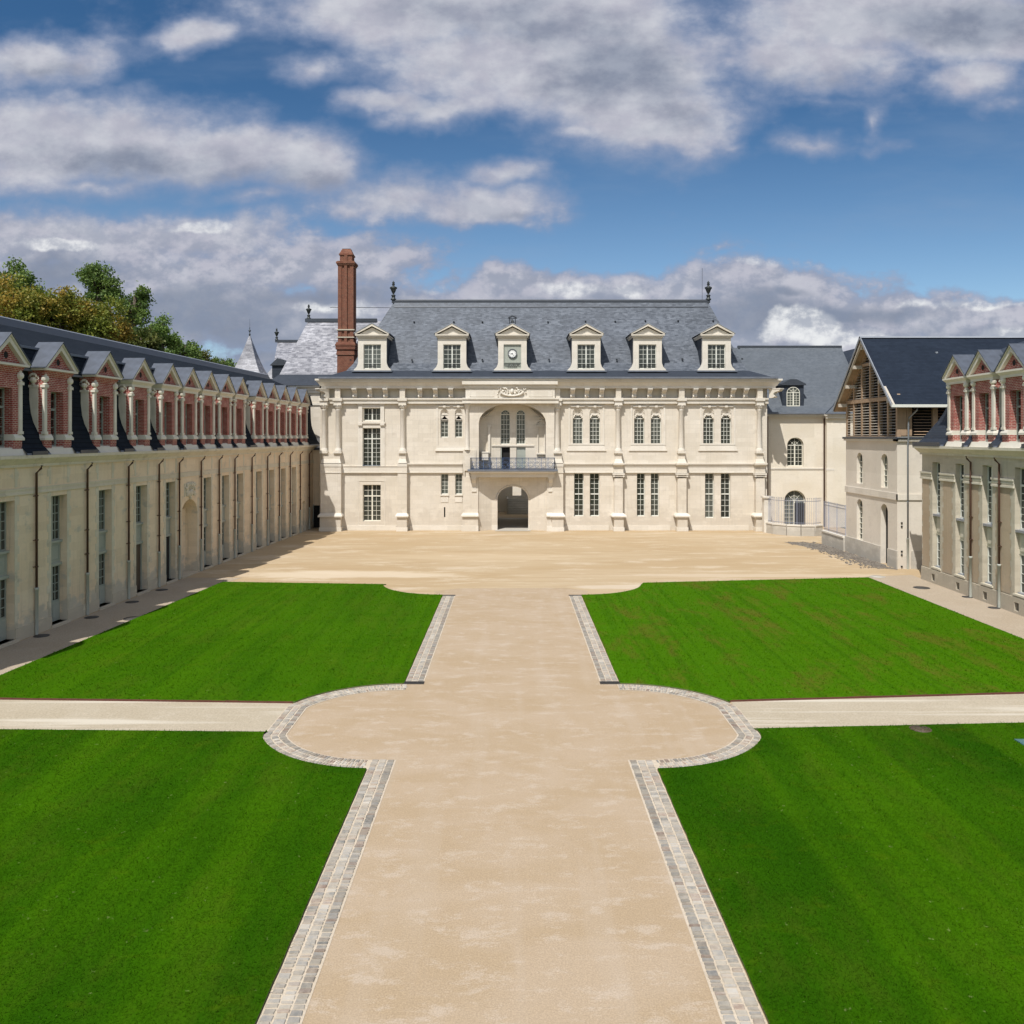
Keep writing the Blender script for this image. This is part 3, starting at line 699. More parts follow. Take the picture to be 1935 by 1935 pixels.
for xx in (X(880), X(1047)): w1.poly([(xx,YP,0),(xx,0,0),(xx,0,Z(716)),(xx,YP,Z(716))], S)
w1.poly([(X(604),0,0),(X(604),10,0),(X(604),10,Z(716)),(X(604),0,Z(716))], S); w1.poly([(X(1449),0,0),(X(1449),10,0),(X(1449),10,Z(716)),(X(1449),0,Z(716))], S)
# rear wall with the far gateway arch, passage sides and vault
pgx0, pgx1 = X(939.4), X(997.9)
wall(w1, X(604), X(1449), 0, Z(716), [(X(930), X(1004), 0, Z(914), 1.2, .6)], S, y=11.6)
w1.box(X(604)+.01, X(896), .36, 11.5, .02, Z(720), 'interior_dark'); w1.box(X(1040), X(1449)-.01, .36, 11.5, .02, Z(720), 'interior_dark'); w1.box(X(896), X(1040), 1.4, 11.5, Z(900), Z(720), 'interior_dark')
w1.build('wall', pal)
# loggia back wall (with window and door openings), frieze wall
lg = MB()
wall(lg, lx0-.3, lx1+.3, Z(888), Z(760), [(X(945),X(963.4),Z(840),Z(773.7),.43,.25),(X(975),X(992.4),Z(840),Z(773.7),.43,.25),(X(945),X(963.2),Z(887),Z(845.5),0,.25),(X(975.4),X(993),Z(887),Z(845.5),0,.16)], S, y=YP+1.35)
lg.poly([(lx0-.3,YP+.01,Z(886)),(lx1+.3,YP+.01,Z(886)),(lx1+.3,YP+1.4,Z(886)),(lx0-.3,YP+1.4,Z(886))], T_)
lg.box(X(928), X(1009), YP+1.27, YP+1.36, Z(843.6), Z(840.8), T_)
# niche on the right, pier on the left, ribs of the half vault
lg.box(X(1015.8), X(1017.2), YP+1.18, YP+1.36, Z(857), Z(806), T_); lg.box(X(1028.8), X(1030.2), YP+1.18, YP+1.36, Z(857), Z(806), T_)
lg.box(X(1011), X(1030.7), YP+1.16, YP+1.36, Z(806), Z(803.5), T_); lg.box(X(1014), X(1030.7), YP+1.12, YP+1.36, Z(859), Z(856.5), T_)
lg.tube([(p[0], YP+1.3, p[1]) for p in arc(X(1016.5), X(1030), Z(803.5), .5, 8)], .09, T_, 6)
lg.box(X(921), X(925.5), YP+1.15, YP+1.36, Z(857), Z(806), T_); lg.box(X(919.5), X(927), YP+1.1, YP+1.36, Z(806), Z(803), T_)
lg.box(X(909), X(922), YP+.7, YP+1.36, Z(870), Z(856), T_); lg.box(X(908.5), X(923), YP+.66, YP+1.36, Z(856), Z(853.5), T_)
for sgn, xa in ((1, X(907)), (-1, X(1029))):
    for k in range(5): lg.tube([(xa+sgn*.15, YP+.5, Z(790)), (xa+sgn*(.6+.18*k), YP+1.33, Z(783-3*k))], .035, T_, 5)
    lg.tube([(xa+sgn*.1, YP+1.3, Z(789)), (xa+sgn*1.15, YP+1.3, Z(774))], .07, T_, 5); lg.box(xa, xa+sgn*1.1, YP+1.24, YP+1.36, Z(790.5), Z(788), T_)
lg.box(X(945), X(963.2), YP+1.62, YP+1.70, Z(887), Z(845.5), 'interior_dark')
lg.build('loggia', pal)
d_ = MB(); d_.box(X(975.4), X(993), YP+1.47, YP+1.52, Z(887), Z(845.5), 'panel_sage')
for k in range(3): d_.box(X(976.5)+k*.27, X(980.5)+k*.27, YP+1.455, YP+1.475, Z(884), Z(865), 'panel_sage')
for k in range(2): d_.box(X(976.8)+k*.41, X(983)+k*.41, YP+1.457, YP+1.474, Z(862), Z(848), 'panel_sage')
d_.build('door', pal)
d_ = MB(); d_.box(X(945)+.02, X(947.2), YP+1.36, YP+1.75, Z(887), Z(845.8), 'panel_sage'); tag(d_.build('door', pal), 'door standing open')
# portal recess: splayed sides, inner wall with the arch
po = MB(); yi = YP+.56; a0, a1_ = X(928.7), X(1000.5); lxa, lxb = X(908.6), X(1027.5)
for sx, xf, xi in ((1, lx0, a0), (-1, lx1, a1_)):
    po.poly([(xf,YP+.02,0),(xf+sx*.17,YP+.12,0),(xf+sx*.17,YP+.12,Z(901)),(xf,YP+.02,Z(901))], S)
    po.poly([(xf+sx*.17,YP+.12,0),(xi,yi,0),(xi,yi,Z(901)),(xf+sx*.17,YP+.12,Z(901))], S)
wall(po, a0, a1_, 0, Z(901), [(pgx0, pgx1, 0, Z(919.2), 1.22, .9)], S, y=yi)
po.poly([(lx0,YP,Z(901)),(lx1,YP,Z(901)),(a1_,yi,Z(901)),(a0,yi,Z(901))], S)
for k, (zz, pr) in enumerate(((Z(919.2)+.14, .05),)):
    pts = arc(pgx0-.1, pgx1+.1, Z(944.5), 1.32, 16); 
    for (xa, za), (xb, zb) in zip(pts[:-1], pts[1:]): po.tube([(xa, yi-.01, za), (xb, yi-.01, zb)], .045, T_, 5)
po.box(a0+.3, pgx0-.1, yi-.04, yi+.02, Z(945), Z(942.5), T_); po.box(pgx1+.1, a1_-.05, yi-.04, yi+.02, Z(945), Z(942.5), T_)
po.box(a0-.02, pgx0, yi-.05, yi+.02, 0, .45, T_); po.box(pgx1, a1_, yi-.05, yi+.02, 0, .45, T_)
po.poly([(pgx0-.2,yi-.9,.03),(pgx1+.2,yi-.9,.03),(pgx1+.2,11.5,.03),(pgx0-.2,11.5,.03)], 'low_wall_stone')
# passage walls and vault
for xx in (pgx0-1.0, pgx1+1.0): po.poly([(xx,yi+.9,0),(xx,11.6,0),(xx,11.6,Z(916)),(xx,yi+.9,Z(916))], 'rear_plaster')
po.poly([(pgx0-1.2,yi+.9,Z(917)),(pgx1+1.2,yi+.9,Z(917)),(pgx1+1.2,11.6,Z(917)),(pgx0-1.2,11.6,Z(917))], 'rear_plaster')
po.poly([(pgx0-1.2,yi+.9,0),(pgx0,yi+.9,0),(pgx0,yi+.9,Z(917)),(pgx0-1.2,yi+.9,Z(917))], 'rear_plaster'); po.poly([(pgx1+1.2,yi+.9,0),(pgx1,yi+.9,0),(pgx1,yi+.9,Z(917)),(pgx1+1.2,yi+.9,Z(917))], 'rear_plaster')
po.build('gateway', pal)
# cornice with ressauts over the portal
co = MB(); zt = Z(717)
def cornice(x0, x1, dy):
    co.box(x0-1.10, x1+1.10, -.98-dy, 1, zt-.16, zt, T_); co.box(x0-1.00, x1+1.00, -.88-dy, 1, zt-.30, zt-.162, T_)
    co.frus(x0-.70, x1+.70, -.62-dy, 1, zt-.62, x0-.92, x1+.92, -.80-dy, 1, zt-.302, T_); co.box(x0-.60, x1+.60, -.60-dy, 1, zt-.84, zt-.622, T_)
cornice(X(622), X(1449), 0); 
co.box(X(879)-.25, X(1047)+.25, YP-.72, -.4, zt-.52, zt-.22, T_); co.box(X(879)-.1, X(1047)+.1, YP-.52, -.4, zt-.82, zt-.524, T_)
zf0, zf1 = Z(752.5), zt-.84
co.box(X(604), X(1449), .26, .6, zf0, zf1, T_)
# architrave mouldings
for (za, zb, pr) in ((zf0-.14, zf0, .34),(zf0-.36, zf0-.142, .20),(zf0-.50, zf0-.362, .28)):
    co.box(X(604)-.05, X(880), -pr, .1, za, zb, T_); co.box(X(1047), X(1449)+.05, -pr, .1, za, zb, T_); co.box(X(874), X(1054), YP-.30-pr*.7, YP+.1, za, zb, T_)
co.build('cornice', pal)
fp = MB(); fp.box(X(880)+.003, X(1047)-.003, YP-.42, .1, Z(752.4), Z(733), T_)
for a, b in ((889,933),(1000,1042)):
    for q in ((a,b,750.5,749.3),(a,b,736.6,735.4)): fp.box(X(q[0]), X(q[1]), YP-.45, YP-.41, Z(q[2]), Z(q[3]), T_)
    for q in (a, b): fp.box(X(q)-.03, X(q)+.03, YP-.45, YP-.41, Z(750.5), Z(735.4), T_)
fp.build('frieze_panel', pal)
# carved relief over the loggia
cr_ = MB(); random.seed(3); cxm = X(967)
for k in range(22):
    a = R(190+160*k/21); cr_.blob((cxm+.95*math.cos(a), YP-.50, Z(741.5)+.36*math.sin(a)), (.14,.15,.11), T_, 7, 4)
for sgn in (-1, 1):
    for k in range(14): cr_.blob((cxm+sgn*random.uniform(.25,.85), YP-.49, Z(742)+random.uniform(-.15,.4)), (random.uniform(.06,.14), .13, random.uniform(.06,.12)), T_, 6, 4)
    for k in range(10): cr_.blob((cxm+sgn*random.uniform(.98,1.28), YP-.47, Z(742)+random.uniform(-.42,.42)), (.06,.1,random.uniform(.06,.12)), T_, 6, 4)
cr_.blob((cxm, YP-.52, Z(740.5)), (.16,.18,.26), T_, 8, 6); cr_.blob((cxm, YP-.48, Z(748.5)), (.55,.12,.12), T_, 8, 5); cr_.box(cxm-.9, cxm+.9, YP-.44, YP-.41, Z(751.8), Z(734.5), T_)
cr_.build('carved_relief', pal)
# corbels
def corbel_mesh():
    mb = MB(); h = zf1-zf0
    prof = [(0, 0), (-0.14, 0), (-0.32, 0.05), (-0.38, 0.14), (-0.30, 0.26), (-0.30, 0.40)]
    prof += [(-0.42, 0.54), (-0.66, 0.60), (-0.75, 0.70), (-0.75, h-0.02), (0, h-0.02)]
    for k in (-1, 0, 1): mb.prism(prof, k*.135-.055, k*.135+.055, T_)
    mb.prism([(y*.9, z) for y, z in prof], -.18, .18, T_); mb.box(-.215, .215, -.80, 0, h-.10, h-.015, T_); return mb
cb0 = None
for px in (671,699.6,729,794,823,852,1081,1108,1135.7,1197,1226,1253,1311.4,1335.3,1359.2,1382.6,1406.7):
    if cb0 is None: cb0 = corbel_mesh().build('corbel', pal, (X(px), 0, zf0))
    else: copy_part(cb0, pal, (X(px), 0, zf0))
for px, sg in ((617,-1),(1457,1)):
    mb = corbel_mesh(); o = mb.build('corbel', pal, (X(px)-sg*.1, -.15, zf0), R(38*sg)); o.scale = (1.3,1.5,1)
# string course
st = MB()
def course(x0, x1, y, strong):
    st.box(x0, x1, y-.10, y+.02, Z(893), Z(881.4), T_); st.box(x0, x1, y-.16, y+.02, Z(893.6), Z(891.8), T_)
    if strong:
        st.box(x0, x1, y-.24, y+.02, Z(877.4), Z(875.2), T_); st.frus(x0, x1, y-.12, y+.02, Z(880.8), x0, x1, y-.20, y+.02, Z(877.45), T_)
    st.box(x0, x1, y-.15, y+.02, Z(881.4), Z(880.8), T_)
course(X(646), X(752), 0, False); course(X(770), X(874), 0, True); course(X(1063), X(1449), 0, True)
for a, b in ((655,749),(774,872),(1064,1150),(1185,1266),(1303,1414)): st.box(X(a), X(b), -.09, .02, 0, .42, T_)
st.build_groups('string_course', pal, lambda c: (c.x > X(751))+(c.x > X(1000)))
# piers with half columns
def pier(pa, pb, kind='plain', y=0.0, corner=False):
    mb = MB(); a, b = X(pa), X(pb); c = (a+b)/2; y0 = y
    pr = .55
    e = .17 if kind == 'plain' else .26
    mb.box(a-.02, b+.02, y0-.80, y0+.1, 0, Z(975.5), S); mb.box(a-.08, b+.08, y0-.86, y0+.1, 0, .34, T_)
    mb.box(a-e, b+e, y0-.96, y0+.1, Z(975.5), Z(973), T_); mb.frus(a-e, b+e, y0-.96, y0+.1, Z(973), a-.02, b+.02, y0-.66, y0+.1, Z(968.5), T_)
    if kind == 'plain':
        mb.box(a, b, y0-pr, y0+.1, Z(968.5), Z(893.5), S)
    else:
        mb.box(a+.03, b-.03, y0-pr, y0+.1, Z(968.5), Z(902.5), S)
        mb.box(a-.12, b+.12, y0-pr-.16, y0+.1, Z(897), Z(894), T_); mb.box(a-.06, b+.06, y0-pr-.09, y0+.1, Z(900.5), Z(898.6), T_)
        for q in (a-.02, b+.02): mb.tube([(q, y0-pr-.12, Z(899)), (q, y0, Z(899))], .10, T_, 8)
        mb.box(a, b, y0-pr-.02, y0+.1, Z(898.6), Z(897), T_); mb.box(a+.03, b-.03, y0-pr, y0+.1, Z(894), Z(878.6), S)
    mb.box(a-.03, b+.03, y0-pr-.05, y0+.1, Z(893.4), Z(891.6), T_); mb.box(a-.01, b+.01, y0-pr-.01, y0+.1, Z(891.6), Z(881.4), S)
    if kind != 'plain': mb.box(a-.10, b+.10, y0-pr-.26, y0+.1, Z(877.6), Z(874.8), T_); mb.frus(a, b, y0-pr-.06, y0+.1, Z(881), a-.08, b+.08, y0-pr-.22, y0+.1, Z(877.6), T_)
    else: mb.box(a-.02, b+.02, y0-pr-.05, y0+.1, Z(881.4), Z(875.8), T_)
    mb.frus(a, b, y0-pr-.03, y0+.1, Z(874.8), a+.12, b-.12, y0-.44, y0+.1, Z(867), T_); mb.box(a+.12, b-.12, y0-.42, y0+.1, Z(867), Z(856.5), S)
    cols = [c] if not corner else corner
    for cc in cols:
        mb.box(cc-.36, cc+.36, y0-.58, y0+.1, Z(856.5), Z(853), T_); mb.lathe(cc, y0-.20, [(.34,Z(853)),(.36,Z(851.5)),(.30,Z(850)),(.31,Z(848.5)),(.235,Z(847)),(.235,Z(846)),(.215,Z(776)),(.25,Z(775)),(.22,Z(774))], T_, 14)
        mb.lathe(cc, y0-.20, [(.22,Z(774)),(.25,Z(770)),(.34,Z(766.8)),(.33,Z(766.6))], T_, 14)
        for q in range(7):
            an = PI+PI*q/6; mb.blob((cc+.27*math.cos(an), y0-.20+.27*math.sin(an), Z(769.3)), (.07,.07,.13), T_, 6, 4); mb.blob((cc+.33*math.cos(an), y0-.20+.33*math.sin(an), Z(767)), (.06,.06,.06), T_, 6, 4)
        mb.box(cc-.36, cc+.36, y0-.56, y0+.1, Z(766.4), Z(764.6), T_)
        mb.box(cc-.33, cc+.33, y0-.52, y0+.1, Z(764.6), Z(758), T_); mb.box(cc-.42, cc+.42, y0-.62, y0+.1, Z(758), Z(752.3), T_); mb.box(cc-.24, cc+.24, y0-.50, y0+.1, Z(752.3), zf1, S)
        mb.box(cc-.26, cc+.26, y0-.12, y0+.1, Z(846), Z(766), S)
    mb.build('pier', pal)
pier(752.3, 769.7); pier(608, 646, corner=[X(613.2), X(639.3)])
pier(1158.5, 1175.6, 'cap'); pier(1277, 1295, 'cap'); pier(1424, 1442, 'cap')
pier(1042, 1063, 'plain', -.02, corner=[X(1052.4)])
mb = MB(); a, b = X(874), X(903.5)     # left buttress of the portal
mb.box(a, b, YP-.30, YP+.1, 0, Z(975), S); mb.box(a-.08, b+.03, YP-.38, YP+.1, 0, .48, T_); mb.box(a-.12, b+.05, YP-.46, YP+.1, Z(975), Z(972.5), T_)
mb.frus(a-.12, b+.05, YP-.46, YP+.1, Z(972.5), a+.05, b, YP-.12, YP+.1, Z(968), T_); mb.box(a+.05, b, YP-.12, YP+.1, Z(968), Z(901), S); mb.box(a+.05, b-.2, YP-.10, YP+.1, Z(889), Z(850), S)
mb.lathe(X(883), YP-.02, [(.28,Z(850)),(.22,Z(847)),(.19,Z(844)),(.17,Z(774)),(.2,Z(773)),(.3,Z(764))], T_, 12); mb.build('pier', pal)
mb = MB(); a, b = X(1032.5), X(1044); mb.box(a, b, YP-.30, YP+.1, 0, Z(975), S); mb.box(a-.03, b+.08, YP-.38, YP+.1, 0, .48, T_); mb.box(a-.05, b, YP-.46, YP+.1, Z(975), Z(972.5), T_); mb.frus(a-.05, b, YP-.46, YP+.1, Z(972.5), a, b, YP-.12, YP+.1, Z(968), T_); mb.box(a, b, YP-.12, YP+.1, Z(968), Z(901), S); mb.build('pier', pal)
# window surrounds
su = MB()
def frame(px0, px1, py0, py1, w=.10, pr=.045, bottom=True):
    a, b, c, d = X(px0), X(px1), Z(py1), Z(py0)
    su.box(a, a+w, -pr, .01, c, d, T_); su.box(b-w, b, -pr, .01, c, d, T_); su.box(a+w, b-w, -pr, .01, d-w, d, T_)
    if bottom: su.box(a+w, b-w, -pr, .01, c, c+w, T_)
frame(676.5, 727, 908, 993.5, .05, .03); frame(676, 727, 800, 892, .42, .05, False)
for q in (677, 718.6): su.box(X(q), X(q)+.34, -.12, .01, Z(801), Z(765), T_); su.box(X(q)-.06, X(q)+.42, -.2, .01, Z(765), Z(762.6), T_); su.box(X(q)-.02, X(q)+.36, -.2, .01, Z(804), Z(799.6), T_)
su.box(X(679), X(725), -.08, .01, Z(770.5), Z(764), T_); su.box(X(676), X(728), -.16, .01, Z(800.5), Z(797.6), T_)
def pairframe(a, b, c, d, top, bot, wide):
    """double arched window: frame, mullion zone, labels, sloping sill, shells"""
    frame(a, d, top, bot, .16, .05)
    for q0, q1 in ((a+3, (b+c)/2-1.5), ((b+c)/2+1.5, d-3)):
        su.box(X(q0)+.06, X(q1)-.06, -.13, .01, Z(769), Z(767.4), T_); m_ = X((q0+q1)/2); su.box(m_-.12, m_+.12, -.17, .01, Z(770), Z(765.6), T_)
pairframe(1073.6, 1100.9, 1113.6, 1141.5, 764.5, 841, 0); pairframe(1191, 1217.5, 1229.4, 1256.5, 764.5, 841, 0); pairframe(1322, 1349, 1361.8, 1389, 764.5, 841, 0); pairframe(824, 846.7, 859, 880, 764.5, 846, 0)
for a, b in ((1073.6,1141.5),(1191,1256.5),(1322,1390)):
    su.frus(X(a)-.12, X(b)+.12, -.07, .01, Z(851), X(a)+.05, X(b)-.05, -.04, .01, Z(842), T_); su.box(X(a)-.16, X(b)+.16, -.09, .01, Z(852.0), Z(851), T_)
su.frus(X(824)-.1, X(880), -.12, .01, Z(852), X(824), X(880), -.05, .01, Z(846), T_)
for a, b in ((832.5,846.7),(859.5,873)): su.box(X(a)-.05, X(b)+.05, -.1, .01, Z(937), Z(934.6), T_); su.box(X(a), X(b), -.035, .01, Z(949), Z(937), T_)
# scalloped shells in the window heads: fan ribs and lobed apron
def shell(px0, px1, small):
    a, b = X(px0), X(px1); m_ = (a+b)/2; zs = Z(771)-.46 if not small else Z(773)-.34; rise = .46 if not small else .34; n = 9
    pts = arc(a, b, zs, rise, n)
    for (xa, za), (xb, zb) in zip(pts[:-1], pts[1:]):
        xm, zm = (xa+xb)/2, (za+zb)/2; zb0 = zs-.12
        su.poly([(xa,.03,za),(xb,.03,zb),(m_+(xb-m_)*.28,.26,zb0),(m_+(xa-m_)*.28,.26,zb0)], T_); su.tube([(xa,.03,za),(m_+(xa-m_)*.3,.24,zb0)], .028, T_, 4)
    zc = zs-.10; su.box(m_-.16, m_+.16, .10, .26, zc-.12, zc+.06, T_)
    if small:
        su.box(a, b, .12, .3, zs-.22, zs-.02, T_); su.box(a, b, .14, .3, zs-.66, zs-.60, T_)
        for s_ in (-1, 1): su.prism([(m_+s_*(b-a)/2, zs-.24), (m_+s_*.02, zs-.28), (m_+s_*(b-a)/2*.6, zs-.5), (m_+s_*(b-a)/2, zs-.58)], .14, .3, T_, axis='y')
    else:
        for s_ in (-1, 1):
            su.prism([(m_+s_*(b-a)/2, zs-.02), (m_+s_*.12, zs-.02), (m_+s_*.20, zs-.20), (m_+s_*.30, zs-.26), (m_+s_*.36, zs-.44), (m_+s_*(b-a)/2, zs-.56)], .12, .3, T_, axis='y')
            for k in range(3): su.blob((m_+s_*(.20+.09*k), .10, zs-.14-.14*k), (.07,.06,.07), T_, 6, 4)
for a, b in UP: shell(a, b, False)
for a, b in ((831.8,846.7),(859,873.2)): shell(a, b, True)
su.build_groups('window_surround', pal, lambda c: sum(c.x > X(e) for e in (750, 890, 1160, 1290))*2+(c.z > Z(893))*(c.x < X(890)))
# palace windows
W = lambda a, b, c, d, cols, rows, **k: window(pal, X(a), X(b), Z(d), Z(c), k.pop('y', .27), cols, rows, **k)
W(686,718.3,771,795, 4,2); W(684.7,718.8,808.5,890.5, 4,7, transom=Z(829), toprows=2); W(685,719,916,985, 4,5, transom=Z(937.5), toprows=2, fm='frame_cream')
for a, b in ((831.8,846.7),(859,873.2)): W(a,b,795,826.7, 2,4, leaf=False)
for a, b in ((832.5,846.7),(859.5,873)): W(a,b,895.5,934.4, 2,5, leaf=False)
for a, b in UP: W(a,b,783.5,840, 3,6, leaf=False, transom=Z(790.8), toprows=2, bar=.032)
for a, b, c in LO: W(a,b,894.3,c, 2,4, leaf=False, transom=Z(933.8), toprows=4, bar=.032)
for a, b in ((945,963.4),(975,992.4)): W(a,b,773.7,840, 3,6, leaf=False, arch=.43, y=YP+1.5, bar=.032)
mb = MB(); mb.box(X(838.4), X(841), .2, .3, Z(977.5), Z(958.4), 'interior_dark'); mb.build('slit', pal)
# window guard on the tall window
def scroll(mb, cx, y, cz, r, turns, sgn, mat, rad=.012, start=0):
    n = int(turns*12); mb.tube([(cx+sgn*r*(1-.75*k/n)*math.cos(start+2*PI*turns*k/n), y, cz+r*(1-.75*k/n)*math.sin(start+2*PI*turns*k/n)) for k in range(n+1)], rad, mat, 4)
mb = MB(); xa, xb = X(685), X(718.8)
for z in (Z(890), Z(888.6), Z(879.5)): mb.box(xa, xb, -.06, -.03, z, z+.03, 'iron_blue')
for k in range(8):
    cx = xa+(xb-xa)*(k+.5)/8; scroll(mb, cx, -.045, Z(884), .13, 1.4, 1 if k % 2 else -1, 'iron_blue', .014); mb.box(cx-.105, cx-.09, -.05, -.04, Z(888.6), Z(879.5), 'iron_blue')
mb.build('window_guard', pal)
# balcony
ba = MB(); bx0, bx1 = X(887), X(1049.5); yb = YP-1.00
ba.box(bx0-.05, bx1+.05, yb, YP, Z(891.6), Z(889.4), T_); ba.frus(bx0+.25, bx1-.25, yb+.32, YP, Z(893.4), bx0, bx1, yb+.05, YP, Z(891.6), T_); ba.box(X(891), X(1046), yb+.40, YP, Z(901), Z(893.4), T_)
ba.box(bx0-.12, bx1+.12, yb-.06, YP, Z(889.4), Z(886.2), 'lead')
for a in (891, 1034.8):
    A, B = X(a), X(a+9.6); prof = [(YP,Z(928)),(YP-.12,Z(928)),(YP-.15,Z(921)),(YP-.10,Z(920)),(YP-.25,Z(912)),(YP-.48,Z(907)),(YP-.58,Z(901)),(YP,Z(901))]
    ba.prism(prof, A+.05, B-.05, T_); ba.box(A, B, YP-.6, YP, Z(903.5), Z(901), T_); ba.box(A+.02, B-.02, YP-.2, YP, Z(928.5), Z(926), T_)
bo = ba.build('balcony', pal)
ra = MB(); rx0, rx1 = X(890), X(1046); ry = yb+.12; z0, z1 = Z(886.0), Z(865)
def rail_run(p0, p1, n):
    p0, p1 = Vector(p0), Vector(p1); d = (p1-p0)
    for z, r in ((z0+.04, .03), (z0+.12, .02), (z1-.16, .02), (z1, .036)): ra.tube([(p0.x,p0.y,z),(p1.x,p1.y,z)], r, 'iron_blue', 5)
    for k in range(n+1): q = p0+d*(k/n); ra.tube([(q.x,q.y,z0),(q.x,q.y,z1)], .026, 'iron_blue', 4)
    for k in range(n):
        q = p0+d*((k+.5)/n); w = d.length/n; u = d.normalized()
        for s_, zc, tt in ((1, z0+.30, 1.5), (-1, z0+.58, 1.5), (1, z0+.62, -1.3), (-1, z0+.28, -1.3)):
            m_ = 16; r = w*.25; pts = []
            for j in range(m_+1):
                f = j/m_; an = 2*PI*tt*f; rr = r*(1-.78*f); off = u*(s_*w*.22+rr*math.cos(an)); pts.append((q.x+off.x, q.y+off.y, zc+rr*math.sin(an)))
            ra.tube(pts, .019, 'iron_blue', 3)
rail_run((rx0,ry,0), (rx1,ry,0), 13); rail_run((rx0,ry,0), (rx0,YP-.05,0), 1); rail_run((rx1,ry,0), (rx1,YP-.05,0), 1)
ra.build('railing', bo)
# ---- roof
ro = MB(); ex0, ex1 = X(600)+.35, X(1469)-.35; ey = -1.05; rz = zt+.02
kx, ky, kz = 1.35, .75, zt+.86        # top of the bell-cast
rid0, rid1, ridy, ridz = (743-967)*83/1600, (1338-967)*83/1600, 83-PY, 8.5+(825-572)*83/1600
P0 = [(ex0,ey,rz),(ex1,ey,rz),(ex1,13.2,rz),(ex0,13.2,rz)]; bx = 2.0
P1 = [(ex0+bx+.1,ky,kz),(ex1-bx-.1,ky,kz),(ex1-bx-.1,11.2,kz),(ex0+bx+.1,11.2,kz)]
for k in range(4):
    j = (k+1) % 4; ro.poly([P0[k],P0[j],P1[j],P1[k]], 'dark_slate')  # bell-cast misses the sun sheen; its dimmer look painted as darker slate
# second course easing the curve
sl = .14; P2 = [tuple(Vector(P1[0]).lerp(Vector((rid0,ridy,ridz)), sl)+Vector((-.0,.0,-.28))), tuple(Vector(P1[1]).lerp(Vector((rid1,ridy,ridz)), sl)+Vector((0,0,-.28))), tuple(Vector(P1[2]).lerp(Vector((rid1,ridy,ridz)), sl)+Vector((0,0,-.28))), tuple(Vector(P1[3]).lerp(Vector((rid0,ridy,ridz)), sl)+Vector((0,0,-.28)))]
PS = 'palace_slate'
for k in range(4):
    j = (k+1) % 4; ro.poly([P1[k],P1[j],P2[j],P2[k]], PS)
A, B = (rid0,ridy,ridz), (rid1,ridy,ridz)
ro.poly([P2[0],P2[1],B,A], PS); ro.poly([P2[1],P2[2],B], PS); ro.poly([P2[2],P2[3],A,B], PS); ro.poly([P2[3],P2[0],A], 'palace_slate')
for k in range(40): ro.poly([P0[0],P0[1],P0[2],P0[3]], 'lead_dark') if k == 0 else None
rf = ro.build('roof', pal)
mb = MB(); mb.box(ex0-.05, ex1+.05, ey-.10, ey+.05, rz-.02, rz+.14, 'lead'); mb.build('gutter', rf)
mb = MB(); mb.prism([(-.16,-.02),(-.17,.20),(-.10,.30),(.10,.30),(.17,.20),(.16,-.02)], rid0-.15, rid1+.15, 'lead_dark')
mb.prism([(-.42,-.50),(-.36,-.505),(-.10,-.04),(-.14,-.0)], rid0+.1, rid1-.1, 'palace_slate'); mb.prism([(-.44,-.52),(-.40,-.525),(-.37,-.44),(-.41,-.43)], rid0+.1, rid1-.1, 'lead_dark'); o = mb.build('ridge', rf, (0, ridy, ridz))
mb = MB()
for px, py in ((782,609),(857,609),(911,609),(1035,609),(1106,608),(1162,608),(1219,607),(1281,607),(1347,607),(662,681),(778,681),(911,680),(1037,680),(1165,680),(1289,679),(1402,679)):
    v_ = (825-py)/1600; fac = (ridz-kz)/(ridy-ky); Y = (kz-8.5-fac*(ky+PY)+.0)/(v_-fac); x = (px-967)*Y/1600; z = 8.5+v_*Y
    mb = MB(); mb.box(x-.07, x+.07, Y-PY-.10, Y-PY+.1, z-.02, z+.09, 'iron_black'); mb.build('roof_vent', rf)
def finial(parent, loc, s=1.0, spike=False):
    mb = MB(); p = [(.34,0),(.34,.12),(.22,.16),(.20,.42),(.26,.46),(.26,.56),(.10,.62),(.10,.74),(.22,.92),(.30,1.15),(.38,1.35),(.40,1.5),(.30,1.56),(.14,1.62),(.12,1.74),(.20,1.84),(.12,1.98),(.17,2.06),(.06,2.2),(.001,2.32)]
    if spike: p = [(.16,0),(.13,.4),(.22,.5),(.10,.6),(.06,1.0),(.24,1.12),(.26,1.25),(.10,1.35),(.05,1.7),(.09,1.78),(.03,1.9),(.012,3.6)]
    mb.lathe(0, 0, [(r*s, z*s) for r, z in p], 'bronze', 12)
    if not spike:
        for a in range(6): mb.blob((.36*s*math.cos(a*PI/3), .36*s*math.sin(a*PI/3), 1.42*s), (.09*s,.09*s,.12*s), 'bronze', 6, 4)
    return mb.build('finial', parent, loc)
finial(rf, (rid0, ridy, ridz+.28), .82); finial(rf, (rid1, ridy, ridz+.28), .82)
mb = MB(); mb.tube([(rid1-.6,ridy,ridz+.25),(rid1-.6,ridy,ridz+3.4)], .02, 'iron_black', 4); mb.build('lightning_rod', rf)
mb = MB(); mb.tube([(rid0-6.2+.0,ridy,ridz-.45),(rid0-.2,ridy,ridz-.5)], .025, 'iron_black', 4); mb.build('cable', rf)
